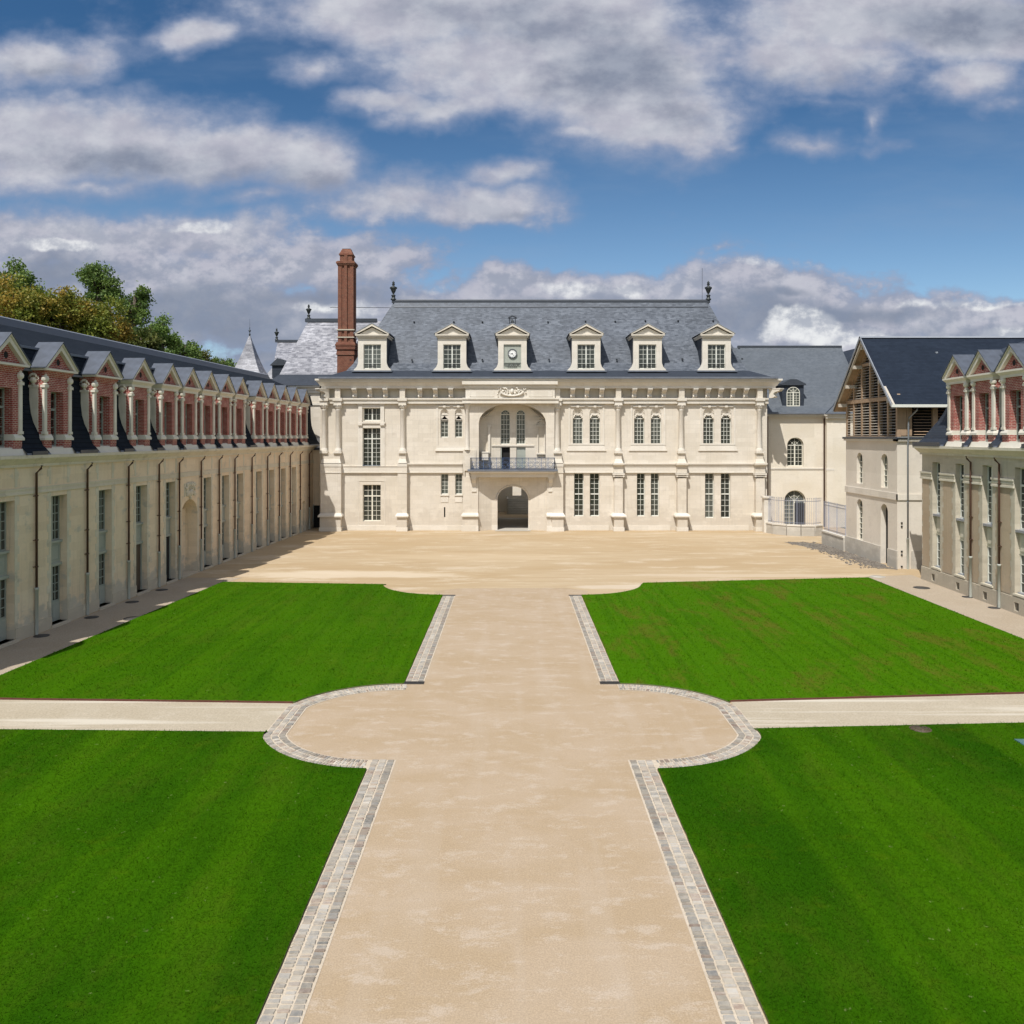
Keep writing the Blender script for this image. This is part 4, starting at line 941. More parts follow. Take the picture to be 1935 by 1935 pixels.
# palace dormers
def pal_dormer(px, clock=False):
    mb = MB(); y0 = .42; w = 1.30; zb = Z(700.5); zt_ = Z(638.5)
    zb, zt_ = 8.5+(825-700.5)*(PY+y0)/1600, 8.5+(825-638)*(PY+y0)/1600
    ww = .80; wz0, wz1 = 8.5+(825-697)*(PY+y0)/1600, 8.5+(825-650.8)*(PY+y0)/1600
    mb.box(-w, -ww, y0, 6.0, zb, zt_, T_); mb.box(ww, w, y0, 6.0, zb, zt_, T_); mb.box(-ww, ww, y0, 6.0, wz1, zt_, T_); mb.box(-ww, ww, y0, y0+.5, zb, wz0, T_)
    for s_ in (-1, 1):                       # flared feet
        prof = [(s_*w, zb), (s_*(w+.42), zb), (s_*(w+.38), zb+.10), (s_*(w+.14), zb+.34), (s_*(w+.03), zb+.62), (s_*w, zb+.8)]; mb.prism(prof, y0, y0+.35, T_, axis='y')
    mb.box(-w-.12, w+.12, y0-.16, 5.8, zt_, zt_+.16, T_); mb.box(-w-.22, w+.22, y0-.28, 5.6, zt_+.16, zt_+.27, T_)
    zp = zt_+.27; ap = zp+.82
    mb.prism([(-w-.02,zp),(w+.02,zp),(0,ap-.16)], y0-.02, y0+.3, T_, axis='y')
    for s_ in (-1, 1):
        mb.prism([(s_*(w+.24),zp-.02),(s_*(w+.24),zp+.13),(0,ap+.16),(0,ap-.06)], y0-.30, y0+.0, T_, axis='y')
        mb.prism([(s_*(w+.34),zp+.06),(s_*(w+.32),zp+.15),(0,ap+.235),(0,ap+.165)], y0-.34, 5.6, 'zinc', axis='y')
        mb.poly([(s_*(w+.004),y0+.3,zb),(s_*(w+.004),6,zb),(s_*(w+.004),6,zt_),(s_*(w+.004),y0+.3,zt_)], 'dark_slate')
    mb.box(-w-.52, w+.52, y0-.32, y0+.2, zb-.12, zb+.005, 'lead')
    o = mb.build('dormer', rf, (X(px), 0, 0))
    if not clock:
        window(o, -ww, ww, wz0, wz1, y0+.16, 4, 5, fm='frame_white')
        g = MB(); g.tube([(-ww,y0+.05,wz0+.42),(ww,y0+.05,wz0+.42)], .018, 'iron_black', 4)
        for q in range(5): scroll(g, (q-2)*.12, y0+.05, wz0+.24, .09, 1.2, 1 if q % 2 else -1, 'iron_black', .013)
        for q in (-ww+.05, -.25, .25, ww-.05): g.tube([(q,y0+.05,wz0),(q,y0+.05,wz0+.42)], .010, 'iron_black', 4)
        g.build('window_guard', o)
    else:
        g = MB(); g.box(-ww, ww, y0+.14, y0+.2, wz0, wz1, 'panel_sage')
        for q in range(6): g.box(-ww+.1+q*.27, -ww+.12+q*.27, y0+.13, y0+.15, wz0+.62, wz1, 'frame_sage')
        g.box(-ww, ww, y0+.08, y0+.14, wz0+.56, wz0+.62, 'panel_sage')
        for q in range(7): scroll(g, (q-3)*.2, y0+.1, wz0+.32, .16, 1.3, 1 if q % 2 else -1, 'iron_black', .016)
        for q in range(5): scroll(g, (q-2)*.18, y0+.1, wz0+.14, .09, 1.0, -1 if q % 2 else 1, 'iron_black', .014)
        g.build('louvre_panel', o)
        c = MB(); cz = 8.5+(825-668)*(PY+y0)/1600; n = 28
        for (r0, r1, ya, mt_) in ((0,.35,y0+.05,'clock_white'),(.35,.42,y0+.02,'lead_dark')):
            for k in range(n):
                A_, B_ = 2*PI*k/n, 2*PI*(k+1)/n
                c.poly([(r0*math.cos(A_),ya,cz+r0*math.sin(A_)),(r1*math.cos(A_),ya,cz+r1*math.sin(A_)),(r1*math.cos(B_),ya,cz+r1*math.sin(B_)),(r0*math.cos(B_),ya,cz+r0*math.sin(B_))], mt_)
                if r0: c.poly([(r1*math.cos(A_),ya,cz+r1*math.sin(A_)),(r1*math.cos(A_),y0+.14,cz+r1*math.sin(A_)),(r1*math.cos(B_),y0+.14,cz+r1*math.sin(B_)),(r1*math.cos(B_),ya,cz+r1*math.sin(B_))], mt_)
        for k in range(12):
            a = k*PI/6; c.tube([(.25*math.sin(a),y0+.04,cz+.25*math.cos(a)),(.32*math.sin(a),y0+.04,cz+.32*math.cos(a))], .016, 'iron_black', 4)
        for a, l, r in ((R(150), .27, .014), (R(262), .18, .020)): c.tube([(-.05*math.sin(a),y0+.03,cz-.05*math.cos(a)),(l*math.sin(a),y0+.03,cz+l*math.cos(a))], r, 'iron_black', 4)
        c.build('clock', o)
        b = MB(); zb_ = ap+.10
        for s_ in (-1, 1): b.box(s_*.27-.03, s_*.27+.03, y0+.2, y0+.26, zb_-.35, zb_+.62, 'iron_black'); b.prism([(s_*.42,zb_+.58),(s_*.40,zb_+.66),(0,zb_+.86),(0,zb_+.78)], y0, y0+.5, 'lead_dark', axis='y')
        b.box(-.3, .3, y0+.2, y0+.26, zb_+.55, zb_+.60, 'iron_black'); b.lathe(0, y0+.23, [(.001,zb_+.50),(.06,zb_+.48),(.10,zb_+.34),(.16,zb_+.26),(.15,zb_+.25)], 'bronze', 10); b.box(-.26,.26,y0+.2,y0+.26,zb_+.2,zb_+.23,'iron_black')
        b.build('bell_frame', o)
for px in (701.5, 853, 1108, 1224.6, 1355.8): pal_dormer(px)
pal_dormer(967.8, True)
# brick chimney
ch = MB(); CB = 'chimney_brick'; zc = lambda py: 8.5+(825-py)*83.5/1600; w = .86
cz0 = 11
def ring(a, b, w0, w1, mt=CB): ch.frus(-w0, w0, -w0, w0, zc(a), -w1, w1, -w1, w1, zc(b), mt)
ring(720, 672, .82, .82); ring(672, 662, .90, .84); ring(662, 655, .95, .95); ring(655, 652, 1.0, 1.0); ring(652, 648, .94, .88)
ring(648, 500, .68, .68)
for sx in (-1, 1):
    for sy in (-1, 1): ch.box(sx*.58-.18, sx*.58+.18, sy*.58-.18, sy*.58+.18, zc(648), zc(502), CB)
for s_ in (-1, 1): ch.box(-.14, .14, s_*.72-.09, s_*.72+.09, zc(648), zc(502), CB); ch.box(s_*.72-.09, s_*.72+.09, -.14, .14, zc(648), zc(502), CB)
ring(626, 624, .86, .86, 'wing_stone'); ring(640, 638, .84, .84, 'wing_stone'); ring(504, 501, .84, .84); ring(501, 497.5, .92, .92); ring(497.5, 496, .82, .82)
ring(496, 480, .60, .60)
for s_ in (-1, 1): ch.box(-.16, .16, s_*.60-.07, s_*.60+.07, zc(497), zc(484), CB); ch.box(s_*.60-.07, s_*.60+.07, -.16, .16, zc(497), zc(484), CB)
ring(484.5, 482, .68, .68); ring(482, 472.5, .64, .42); ring(472.5, 471.5, .40, .40, 'interior_dark')
ch.build('chimney', rf, ((655.5-967)*83.5/1600, 83.5-PY, 0))

# ---------------------------------------------------------------- behind the gateway
sw = thing('stair_court_wall', 'shadowed stone wall with stairs seen through the palace gateway', 'wall', (0, 96, 0))
mb = MB(); q = lambda px, Y: (px-967)*Y/1600
wall(mb, -7, 7, 0, 9.5, [(q(968,96), q(984.5,96), 8.5-(937-825)*96/1600, 8.5-(917-825)*96/1600, .0, .7)], 'rear_plaster'); mb.box(-7, 7, .7, .75, 0, .5, 'rear_plaster')
mb.build('wall', sw)
mb = MB()
for k in range(9): mb.box(q(960,94), q(1000,94), -3.4+k*.34, -.01, .16*k, .16*(k+1), 'low_wall_stone')
mb.box(q(957,94), q(960,94), -3.5, -.01, 0, 1.7, 'low_wall_stone'); mb.build('stairs', sw)
pw = MB(); pw.box(-9, 9, 103, 103.4, 0, 7, 'palace_trim'); tag(pw.build('garden_wall'), 'bright sunlit pale wall seen through the opening beyond the palace gateway', 'wall')

# ---------------------------------------------------------------- dormer of the wings (front plane y=0, centre x=0, z from eaves)
def wing_dormer(parent, x, z, side, cornice, near):
    """side: +1/-1 = which local x side faces the camera"""
    mb = MB(); B, DS = 'red_brick', 'dormer_stone'; w = 1.02; ho = .48
    D = 1.1
    mb.frus(-w-.20, w+.20, -.20, .5, 0, -w-.10, w+.10, -.10, .5, .27, DS)
    mb.box(-w-.04, -ho, -.04, D, .27, .62, B); mb.box(ho, w+.04, -.04, D, .27, .62, B)
    mb.box(-ho, ho, .0, .5, .2, .33, DS)
    for s in (-1, 1):
        mb.box(s*(w+.10), s*ho, -.12, D, .62, .72, DS); mb.frus(min(s*(w+.10),s*ho), max(s*(w+.10),s*ho), -.12, D, .72, min(s*(w+.02),s*ho), max(s*(w+.02),s*ho), -.03, D, .88, DS)
        mb.box(s*w, s*ho, 0, D, .88, 2.78, B)                                  # brick jamb, full depth
        mb.box(s*(w+.04), s*(w-.17), -.06, .04, .88, 2.93, DS)                  # pilaster
        mb.box(s*(w+.07), s*(w-.20), -.09, .07, .88, 1.0, DS); mb.box(s*(w+.09), s*(w-.22), -.11, .10, 2.93, 3.05, DS)
        mb.box(s*(w+.035), s*w, .24, .62, .75, 2.93, DS); mb.box(s*(w+.08), s*w, .20, .66, 2.93, 3.04, DS)   # side panel
    mb.box(-w, w, 0, D, 2.78, 3.68, B)
    if not cornice: mb.frus(-w, w, -.0, D, 3.42, -w-.10, w+.10, -.14, D, 3.68, B)
    zc = 3.68
    if cornice: mb.box(-w-.08, w+.08, -.12, D, zc-.26, zc-.14, DS); mb.frus(-w-.08, w+.08, -.12, D, zc-.14, -w-.2, w+.2, -.24, D, zc, DS)
    mb.box(-w-.22, w+.22, -.26, D, zc, zc+.09, DS)
    za = 4.92; zz = zc+.09
    mb.prism([(-w-.02,zz),(w+.02,zz),(0,za-.1)], -.02, .2, B, axis='y')
    for s in (-1, 1):
        mb.prism([(s*(w+.24),zz),(s*(w+.02),zz),(0,za-.28),(0,za-.02)], -.20, .0, DS, axis='y')
        mb.prism([(s*(w+.28),zz+.0),(s*(w+.28),zz+.06),(0,za+.06),(0,za-.01)], -.26, .0, DS, axis='y')
        mb.prism([(s*(w+.31),zz+.0),(s*(w+.31),zz+.045),(0,za+.105),(0,za+.063)], -.30, .86, 'zinc_roof', axis='y')
    mb.lathe(0, 0, [(.001,0),(.145,0)], 'interior_dark', 14) if False else None
    n = 14
    for k in range(n):
        A_, B_ = 2*PI*k/n, 2*PI*(k+1)/n; cz = 4.10; r = .15; R2 = .21
        mb.poly([(0,-.032,cz),(r*math.cos(A_),-.032,cz+r*math.sin(A_)),(r*math.cos(B_),-.032,cz+r*math.sin(B_))], 'interior_dark')
        mb.poly([(r*math.cos(A_),-.05,cz+r*math.sin(A_)),(R2*math.cos(A_),-.05,cz+R2*math.sin(A_)),(R2*math.cos(B_),-.05,cz+R2*math.sin(B_)),(r*math.cos(B_),-.05,cz+r*math.sin(B_))], B)
        mb.poly([(r*math.cos(A_),-.05,cz+r*math.sin(A_)),(r*math.cos(A_),-.03,cz+r*math.sin(A_)),(r*math.cos(B_),-.03,cz+r*math.sin(B_)),(r*math.cos(B_),-.05,cz+r*math.sin(B_))], B)
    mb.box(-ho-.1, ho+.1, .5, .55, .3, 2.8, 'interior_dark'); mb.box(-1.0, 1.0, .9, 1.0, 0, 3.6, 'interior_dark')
    o = mb.build('dormer', parent, (x, 0, z))
    u = MB()
    up = [(.09,3.05),(.13,3.08),(.06,3.13),(.07,3.16),(.15,3.24),(.165,3.33),(.13,3.42),(.07,3.47),(.09,3.50),(.05,3.54),(.04,3.60),(.001,3.63)]
    for s in (-1, 1): u.lathe(s*(w-.08), -.02, up, DS, 10)
    s = side
    vp = [(.08,3.04),(.10,3.07),(.05,3.10),(.14,3.18),(.17,3.26),(.13,3.32),(.12,3.36),(.15,3.38),(.001,3.39)]
    u.lathe(s*(w+.05), .43, vp, DS, 9)
    for a in range(7): u.blob((s*(w+.07), .43+.13*math.cos(a*PI/6), 3.44+.07*math.sin(a*PI/6)), (.05,.05,.06), DS, 6, 4)
    for a in (-1,1): u.tube([(s*(w+.06),.43+a*.14,3.24),(s*(w+.06),.43+a*.24,3.30),(s*(w+.06),.43+a*.21,3.40),(s*(w+.06),.43+a*.14,3.37)], .025, DS, 4)
    u.build_groups('urn', o, lambda c: 2 if c.y > .18 else (0 if c.x < 0 else 1))
    window(o, -ho, ho, .33, 2.78, .34, 2, 4, transom=2.0, toprows=2, fm='frame_sage', leaf=False)
    return o

# wing frame: local x along the wall, -y towards the court
def mansard(mb, x0, x1, z0, xe0=0, xe1=0, slate_='wing_slate', openings=()):
    """steep slated face with flared foot, lead lip, shallow upper slope, ridge"""
    prof = [(-.34,0),(-.28,.08),(.00,.40),(.12,.72),(.28,1.08),(.44,1.42),(.55,1.80),(.62,2.4),(.66,3.45)]
    def sec(x, k, sg): return [(x+sg*k*p[1], p[0], z0+p[1]) for p in prof]
    gaps = [(x0, xe0)]
    for d in sorted(openings): gaps += [(d-1.0, 0), (d+1.0, 0)]
    gaps.append((x1, -xe1))
    for (xa, lean_a), (xb, lean_b) in zip(gaps[::2], gaps[1::2]):
        A = [(xa+lean_a*p[1], p[0], z0+p[1]) for p in prof]; B = [(xb+lean_b*p[1], p[0], z0+p[1]) for p in prof]
        for k in range(len(prof)-1):
            if B[k][0] > A[k][0]: mb.poly([A[k],B[k],(max(B[k+1][0],A[k+1][0]),*B[k+1][1:]),A[k+1]], 'lead' if k == 0 else slate_)
    f = lambda z, k: k*z
    def slab(y0, za, y1, zb, mt):
        mb.poly([(x0+f(za,xe0),y0,z0+za),(x1-f(za,xe1),y0,z0+za),(x1-f(zb,xe1),y1,z0+zb),(x0+f(zb,xe0),y1,z0+zb)], mt)
    slab(.66,3.45,.66,3.62,'interior_dark'); slab(.44,3.62,.66,3.62,'interior_dark'); slab(.44,3.62,.44,3.72,'lead'); slab(.44,3.72,.68,4.62,slate_); slab(.62,4.62,.68,4.62,'lead'); slab(.60,4.62,.60,4.72,'lead'); slab(.60,4.72,.82,4.76,'lead')  # slot under the lip coloured near-black to stand for its shade
    slab(.82,4.76,4.5,6.22,slate_); slab(4.5,6.22,4.75,6.64,'lead_dark'); slab(4.75,6.64,4.85,6.70,'zinc'); slab(4.85,6.70,5.1,6.70,'lead_dark'); slab(5.1,6.70,9.2,4.6,slate_); slab(9.2,4.6,9.9,0,slate_)
    for xx, k, sg in ((x0,xe0,1),(x1,xe1,-1)):
        pts = [(p[0],p[1]) for p in prof]+[(.68,4.62),(.82,4.76),(4.5,6.22),(4.85,6.70),(5.1,6.7),(9.2,4.6),(9.9,0)]
        mb.poly([(xx+sg*k*p[1], p[0], z0+p[1]) for p in pts], slate_)

# ---------------------------------------------------------------- left wing
lw = thing('left_wing', 'long two-storey wing in shade with red brick dormers, left of the lawn', 'building', (-22.15, 0, 0), math.atan2(1, .0456))
LX0, LX1 = 24.0, 80.5
ZE = 7.72
bays = [30.6,34.4,38.2,42.15,45.9,49.4,54.7,57.75,60.45,64.35,67.3,70.2,73.1]
dorm = [26.8,30.6,34.4,38.05,42.1,45.7,49.1,51.9,54.7,57.6,60.3,64.2,67.1,70.0,72.95,76.0]
pipes = [28.7,32.5,36.35,40.35,44.3,47.75,50.35,53.5,56.4,59.2,62.6,66.05,68.9,71.8,74.7,77.5]
mb = MB(); WT = 5.86
ops = [(b-.62, b+.62, .12, WT, 0, .42) for b in bays]+[(50.85,53.15,0,4.66,.95,1.15),(75.7,76.5,.1,2.75,.3,.35)]
wall(mb, LX0, LX1, 0, ZE, ops, 'left_plaster')
mb.poly([(LX0,0,0),(LX0,9.9,0),(LX0,9.9,ZE),(LX0,0,ZE)], 'left_plaster'); mb.poly([(LX0,9.9,0),(LX1,9.9,0),(LX1,9.9,ZE),(LX0,9.9,ZE)], 'left_plaster'); mb.poly([(LX1,0,0),(LX1,9.9,0),(LX1,9.9,ZE),(LX1,0,ZE)], 'left_plaster')
prev = LX0
for o in sorted(ops, key=lambda o: o[0])+[(LX1,LX1,0,0,0,0)]:
    if o[0] > prev+.05:
        mb.box(prev, o[0]-.01, -.05, .01, 0, .55, 'left_stone')
    prev = o[1]+.01
# toothed quoin bands beside the openings, a hair proud
def quoin(x, s, z0, z1, mat, pr=.012):
    z = z0; k = 0
    while z < z1-.05:
        h = min(.34, z1-z); wd = (.30 if k % 2 else .18)+random.uniform(-.03,.03); mb.box(x, x+s*wd, -pr, .004, z, z+h-.004, mat); z += h; k += 1
for o in ops[:-1]:
    zt2 = ZE-.5 if o[4] == 0 else 4.7
    for s, xx in ((-1, o[0]), (1, o[1])): quoin(xx, s, .56, min(zt2, 6.05), 'left_stone'); quoin(xx, s*.9, 6.4, 7.2, 'left_stone') if o[4] == 0 else None
mb.build('wall', lw)
mb = MB()
for z in (6.30, 6.10): mb.box(LX0, LX1, -.05, .01, z-.035, z+.035, 'left_stone')
mb.box(LX0, LX1, -.022, .01, 6.135, 6.265, 'left_stone'); mb.build('string_course', lw)
mb = MB(); mb.box(LX0, LX1, -.10, .05, 7.22, 7.34, 'left_stone'); mb.frus(LX0, LX1, -.12, .05, 7.34, LX0, LX1, -.32, .05, 7.58, 'left_stone'); mb.box(LX0, LX1, -.36, .05, 7.58, 7.72, 'left_stone')
mb.build('cornice', lw)
mb = MB(); mansard(mb, LX0, LX1, ZE+.0, 0, 0, openings=dorm); lroof = mb.build('roof', lw)
mb = MB()
for a, b in zip(dorm[:-1], dorm[1:]): mb.box(a+1.28, b-1.28, -.37, -.33, ZE+.0, ZE+.16, 'lead_dark')
mb.build('gutter', lroof)
for i, b in enumerate(bays):
    x0, x1 = b-.60, b+.60
    window(lw, x0, x1, 3.78, WT-.02, .34, 4, 5, fm='frame_sage', bar=.035, leaf=True)
    mb = MB(); mb.box(x0, x1, .30, .38, 2.74, 3.78, 'panel_sage'); mb.box(x0-.01, x1+.01, .20, .32, 3.70, 3.80, 'panel_sage'); mb.box(x0, x1, .22, .32, 2.66, 2.78, 'panel_sage')
    mb.box(x0+.12, x1-.12, .285, .30, 2.92, 2.95, 'frame_sage'); mb.box(x0+.12, x1-.12, .285, .30, 3.55, 3.58, 'frame_sage')
    mb.box(x0+.12, x0+.15, .285, .30, 2.95, 3.55, 'frame_sage'); mb.box(x1-.15, x1-.12, .285, .30, 2.95, 3.55, 'frame_sage'); mb.build('apron_panel', lw)
    if b in (45.9, 49.4):
        mb = MB(); mb.box(x0, x1, .34, .40, .12, 2.66, 'door_brown' if b == 45.9 else 'interior_dark'); mb.box(x0, x0+.06, .28, .35, .12, 2.66, 'panel_sage'); mb.box(x1-.06, x1, .28, .35, .12, 2.66, 'panel_sage')
        if b == 45.9:
            mb.box(x0+.1, x1-.1, .325, .345, .3, 1.2, 'door_brown'); mb.box(x0+.1, x1-.1, .325, .345, 1.35, 2.5, 'door_brown')
        o = mb.build('door', lw)
        tag(o, 'closed dark brown wooden door' if b == 45.9 else 'doorway standing open and black inside')
        if b == 49.4: d = MB(); d.box(x0+.06, x0+.62, .26, .30, .14, 2.6, 'frame_sage'); d.build('door_leaf', o)
    else:
        o = window(lw, x0, x1, 1.0, 2.66, .34, 4, 4, fm='frame_sage', bar=.035, leaf=True, name='glazed_door')
        mb = MB(); mb.box(x0, x1, .33, .40, .14, 1.0, 'panel_sage'); mb.box(x0+.08, b-.06, .315, .335, .26, .9, 'panel_sage'); mb.box(b+.06, x1-.08, .315, .335, .26, .9, 'panel_sage'); mb.box(b-.01, b+.01, .32, .34, .14, 1.0, 'frame_sage'); mb.build('door_panel', o)
    mb = MB(); mb.box(b-.72, b+.72, -.14, .42, 0, .12, 'left_stone'); mb.build('step', lw)
mb = MB(); mb.box(50.6, 53.4, 1.15, 1.2, 0, 4.7, 'left_plaster'); mb.box(51.9, 53.15, .75, 1.16, 0, 4.0, 'left_plaster'); mb.box(50.86, 51.9, .95, 1.16, 2.3, 2.4, 'left_stone')
mb.box(50.86, 51.9, 1.0, 1.14, .05, 2.3, 'rubble'); mb.box(50.7, 53.3, -.12, .9, 0, .10, 'left_stone'); mb.build('doorway_niche', lw)
mb = MB(); random.seed(5)
for s in (-1, 1):
    for k in range(16): mb.blob((52+s*random.uniform(.08,.62), -.06, 5.25+random.uniform(-.36,.38)), (random.uniform(.07,.15), .10, random.uniform(.08,.16)), 'left_stone', 7, 4)
mb.blob((52, -.08, 5.05), (.16,.13,.22), 'left_stone', 8, 5); mb.blob((52,-.05,4.78), (.10,.1,.16), 'left_stone', 7, 4); mb.box(51.2, 52.8, -.03, 0, 4.85, 5.65, 'left_stone'); mb.build('carved_relief', lw)
mb = MB(); mb.box(75.72, 76.48, .3, .34, .1, 2.7, 'panel_sage'); mb.box(76.06, 76.1, .285, .3, .12, 2.4, 'frame_sage'); mb.build('door', lw)
def downpipe(x, parent, ztop, zfoot, y=-.11):
    mb = MB(); mb.tube([(x,y-.24,ztop+.02),(x,y-.20,ztop-.10),(x,y,ztop-.30),(x,y,zfoot)], .052, 'copper_pipe', 8)
    for z in (ztop-1.3, ztop-3.2, zfoot+.9): mb.lathe(x, y, [(.078,z),(.078,z+.05)], 'copper_pipe', 8); mb.box(x-.09, x+.09, y, .0, z, z+.03, 'copper_pipe')
    mb.lathe(x, y, [(.075,.02),(.075,zfoot-.08),(.095,zfoot-.07),(.095,zfoot+.03),(.062,zfoot+.03)], 'pipe_foot', 8); return mb.build('drainpipe', parent)
for x in pipes: downpipe(x, lw, 7.24, 2.0)
pa = pb_ = None
for i, x in enumerate(dorm):
    near = x < 44
    if near:
        if pa is None: pa = wing_dormer(lroof, x, ZE+.0, -1, False, True)
        else: copy_part(pa, lroof, (x, 0, ZE))
    else:
        if pb_ is None: pb_ = wing_dormer(lroof, x, ZE+.0, -1, True, True)
        else: copy_part(pb_, lroof, (x, 0, ZE))

# ---------------------------------------------------------------- right wing (local x = -Y)
rw = thing('right_wing', 'sunlit two-storey stone wing with red brick dormers at the right edge', 'building', (23.13, 0, 0), math.atan2(-1, -.027))
RX0, RX1, RZ = -50.6, -26.0, 7.96
rb = [48.8,46.1,43.3,40.35,37.5,34.6]
mb = MB(); ops = [(-b-.48, -b+.48, .92, 7.02, 0, .36) for b in rb]
vents = [(-b-.22, -b+.16, .14, .52, 0, .25) for b in (49.05,46.2,43.4,40.55,37.6,34.7)]
wall(mb, RX0, RX1, 0, RZ, ops+[], 'wing_stone') if False else None
# openings and basement vents share columns, so merge as one list with separate strips
allops = []
for o, v in zip(ops, vents): allops += [o, v]
wall(mb, RX0, RX1, 0, RZ, allops, 'wing_stone')
mb.poly([(RX0,0,0),(RX0,9.9,0),(RX0,9.9,RZ),(RX0,0,RZ)], 'wing_stone'); mb.poly([(RX0,9.9,0),(RX1,9.9,0),(RX1,9.9,RZ),(RX0,9.9,RZ)], 'wing_stone'); mb.poly([(RX1,0,0),(RX1,9.9,0),(RX1,9.9,RZ),(RX1,0,RZ)], 'wing_stone')
vm = mb
for v in vents: mb = MB(); mb.box(v[0], v[1], .12, .2, v[2], v[3], 'interior_dark'); mb.build('basement_vent', rw)
mb = vm; mb.box(RX0-.03, RX1, -.06, .01, .0, .13, 'wing_stone')
pv = RX0
for v in vents+[(RX1,RX1,0,0,0,0)]: mb.box(pv, v[0], -.06, .01, .13, .78, 'wing_stone'); pv = v[1]
for v in vents: mb.box(v[0], v[1], -.06, .01, .54, .78, 'wing_stone')
# render panels with toothed quoin edges between the windows
def panel(mb, x0, x1, z0, z1, mat, pr=.014):
    z = z0; L = []; Rr = []; k = 0
    while z < z1-.01:
        h = min(.33, z1-z); a = (.10 if k % 2 else 0)+random.uniform(0,.05); b = (.10 if (k+1) % 2 else 0)+random.uniform(0,.05)
        mb.poly([(x0+a,-pr,z),(x1-b,-pr,z),(x1-b,-pr,z+h),(x0+a,-pr,z+h)], mat); z += h; k += 1
eds = [RX0]+[e for o in ops for e in (o[0], o[1])]+[RX1]
for a, b in zip(eds[::2], eds[1::2]): panel(mb, a+(.02 if a == RX0 else .26), b-.26, .85, 5.98, 'wing_plaster')
mb.build('wall', rw)
mb = MB()
for a, b in zip(eds[::2], eds[1::2]):
    A, B = a-(.10 if a == RX0 else -.0), b
    mb.box(A, B, -.10, .01, 6.34, 6.44, 'wing_trim'); mb.box(A, B, -.05, .01, 6.10, 6.34, 'wing_trim'); mb.box(A, B, -.09, .01, 6.0, 6.10, 'wing_trim'); mb.box(A, B, -.07, -.0, 6.20, 6.25, 'wing_trim')
mb.build('string_course', rw)
mb = MB(); mb.box(RX0-.1, RX1, -.10, .05, 7.44, 7.56, 'wing_trim'); mb.frus(RX0-.12, RX1, -.12, .05, 7.56, RX0-.32, RX1, -.34, .05, 7.82, 'wing_trim'); mb.box(RX0-.38, RX1, -.40, .05, 7.82, 7.96, 'wing_trim'); mb.build('cornice', rw)
rd = [46.3,43.65,40.8,37.9,35.0,32.1]
mb = MB(); mansard(mb, RX0-.35, RX1, RZ, .95, 0, 'dark_slate', openings=[-q for q in rd]); rroof = mb.build('roof', rw)
mb = MB(); mb.box(RX0-.36, -rd[0]-1.28, -.42, -.36, RZ-.02, RZ+.22, 'lead_dark')
for a, b in zip(rd[:-1], rd[1:]): mb.box(-a+1.26, -b-1.26, -.42, -.36, RZ, RZ+.2, 'lead_dark')
mb.build('gutter', rroof)
for b in rb:
    x0, x1 = -b-.46, -b+.46
    window(rw, x0, x1, 4.02, 7.0, .25, 2, 6, fm='frame_white', bar=.035, leaf=True, transom=6.15, toprows=1)
    window(rw, x0, x1, .95, 2.85, .25, 2, 4, fm='frame_white', bar=.035, leaf=True)
    mb = MB(); mb.box(x0-.02, x1+.02, .22, .36, 2.85, 4.0, 'wing_trim'); mb.box(x0+.14, x1-.14, .19, .23, 3.0, 3.8, 'wing_trim'); mb.box(x0-.01, x1+.01, .02, .30, 3.90, 4.02, 'zinc'); mb.build('apron_panel', rw)
    mb = MB(); mb.box(x0-.10, x1+.10, -.06, .46, .86, .95, 'wing_trim'); mb.box(x0, x1, .12, .30, .95, 1.0, 'zinc'); mb.build('sill', rw)
for p in (44.75, 42.0, 39.0, 36.2): downpipe(-p, rw, 7.44, 2.15)
pc = None
for x in rd:
    if pc is None: pc = wing_dormer(rroof, -x, RZ, 1, True, True)
    else: copy_part(pc, rroof, (-x, 0, RZ))

# ---------------------------------------------------------------- barn with louvred timber gable
bn = thing('barn', 'pale plastered barn with louvred timber gable and steep dark slate roof', 'barn', (24.75, 54.4, 0))
BL, BW = 22.0, 8.35      # length along x, width along y
mb = MB(); BP = 'barn_plaster'
# left (gable) face built in its own frame: x->y
def on_left(f):
    m2 = MB(); f(m2); m2.v = [(y, x, z) for x, y, z in m2.v]; return m2
def lf(m2):
    wall(m2, 0, BW, 0, 8.45, [(1.35,2.45,0.0,4.02,.55,.42),(5.35,6.4,1.15,4.05,.52,.34),(1.35,2.4,5.1,7.35,.52,.34),(5.35,6.4,5.15,7.35,.52,.34)], BP)
m2 = on_left(lf); base = len(mb.v); mb.v += m2.v; mb.f += [tuple(i+base for i in f) for f in m2.f]; mb.m += m2.m; mb.s += m2.s
wall(mb, 0, BL, 0, 8.45, [], BP); mb.box(.002, BL, .76, BW, 0, 8.44, 'interior_dark') if False else None
mb.poly([(0,BW,0),(BL,BW,0),(BL,BW,8.45),(0,BW,8.45)], BP); mb.poly([(BL,0,0),(BL,BW,0),(BL,BW,8.45),(BL,0,8.45)], BP)
mb.build('wall', bn)
mb = MB(); mb.box(-.07, 0, -.07, BW+.07, 4.42, 4.86, 'palace_trim'); mb.box(-.07, BL, -.07, 0, 4.42, 4.80, 'palace_trim'); mb.build('string_course', bn)
mb = MB(); mb.box(-.14, BL, -.14, .3, 8.20, 8.34, 'palace_trim'); mb.box(-.14, 0, -.14, BW+.1, 8.20, 8.34, 'palace_trim'); mb.box(-.20, BL, -.20, BW+.2, 8.34, 8.48, 'lead_dark'); mb.build('ledge', bn)
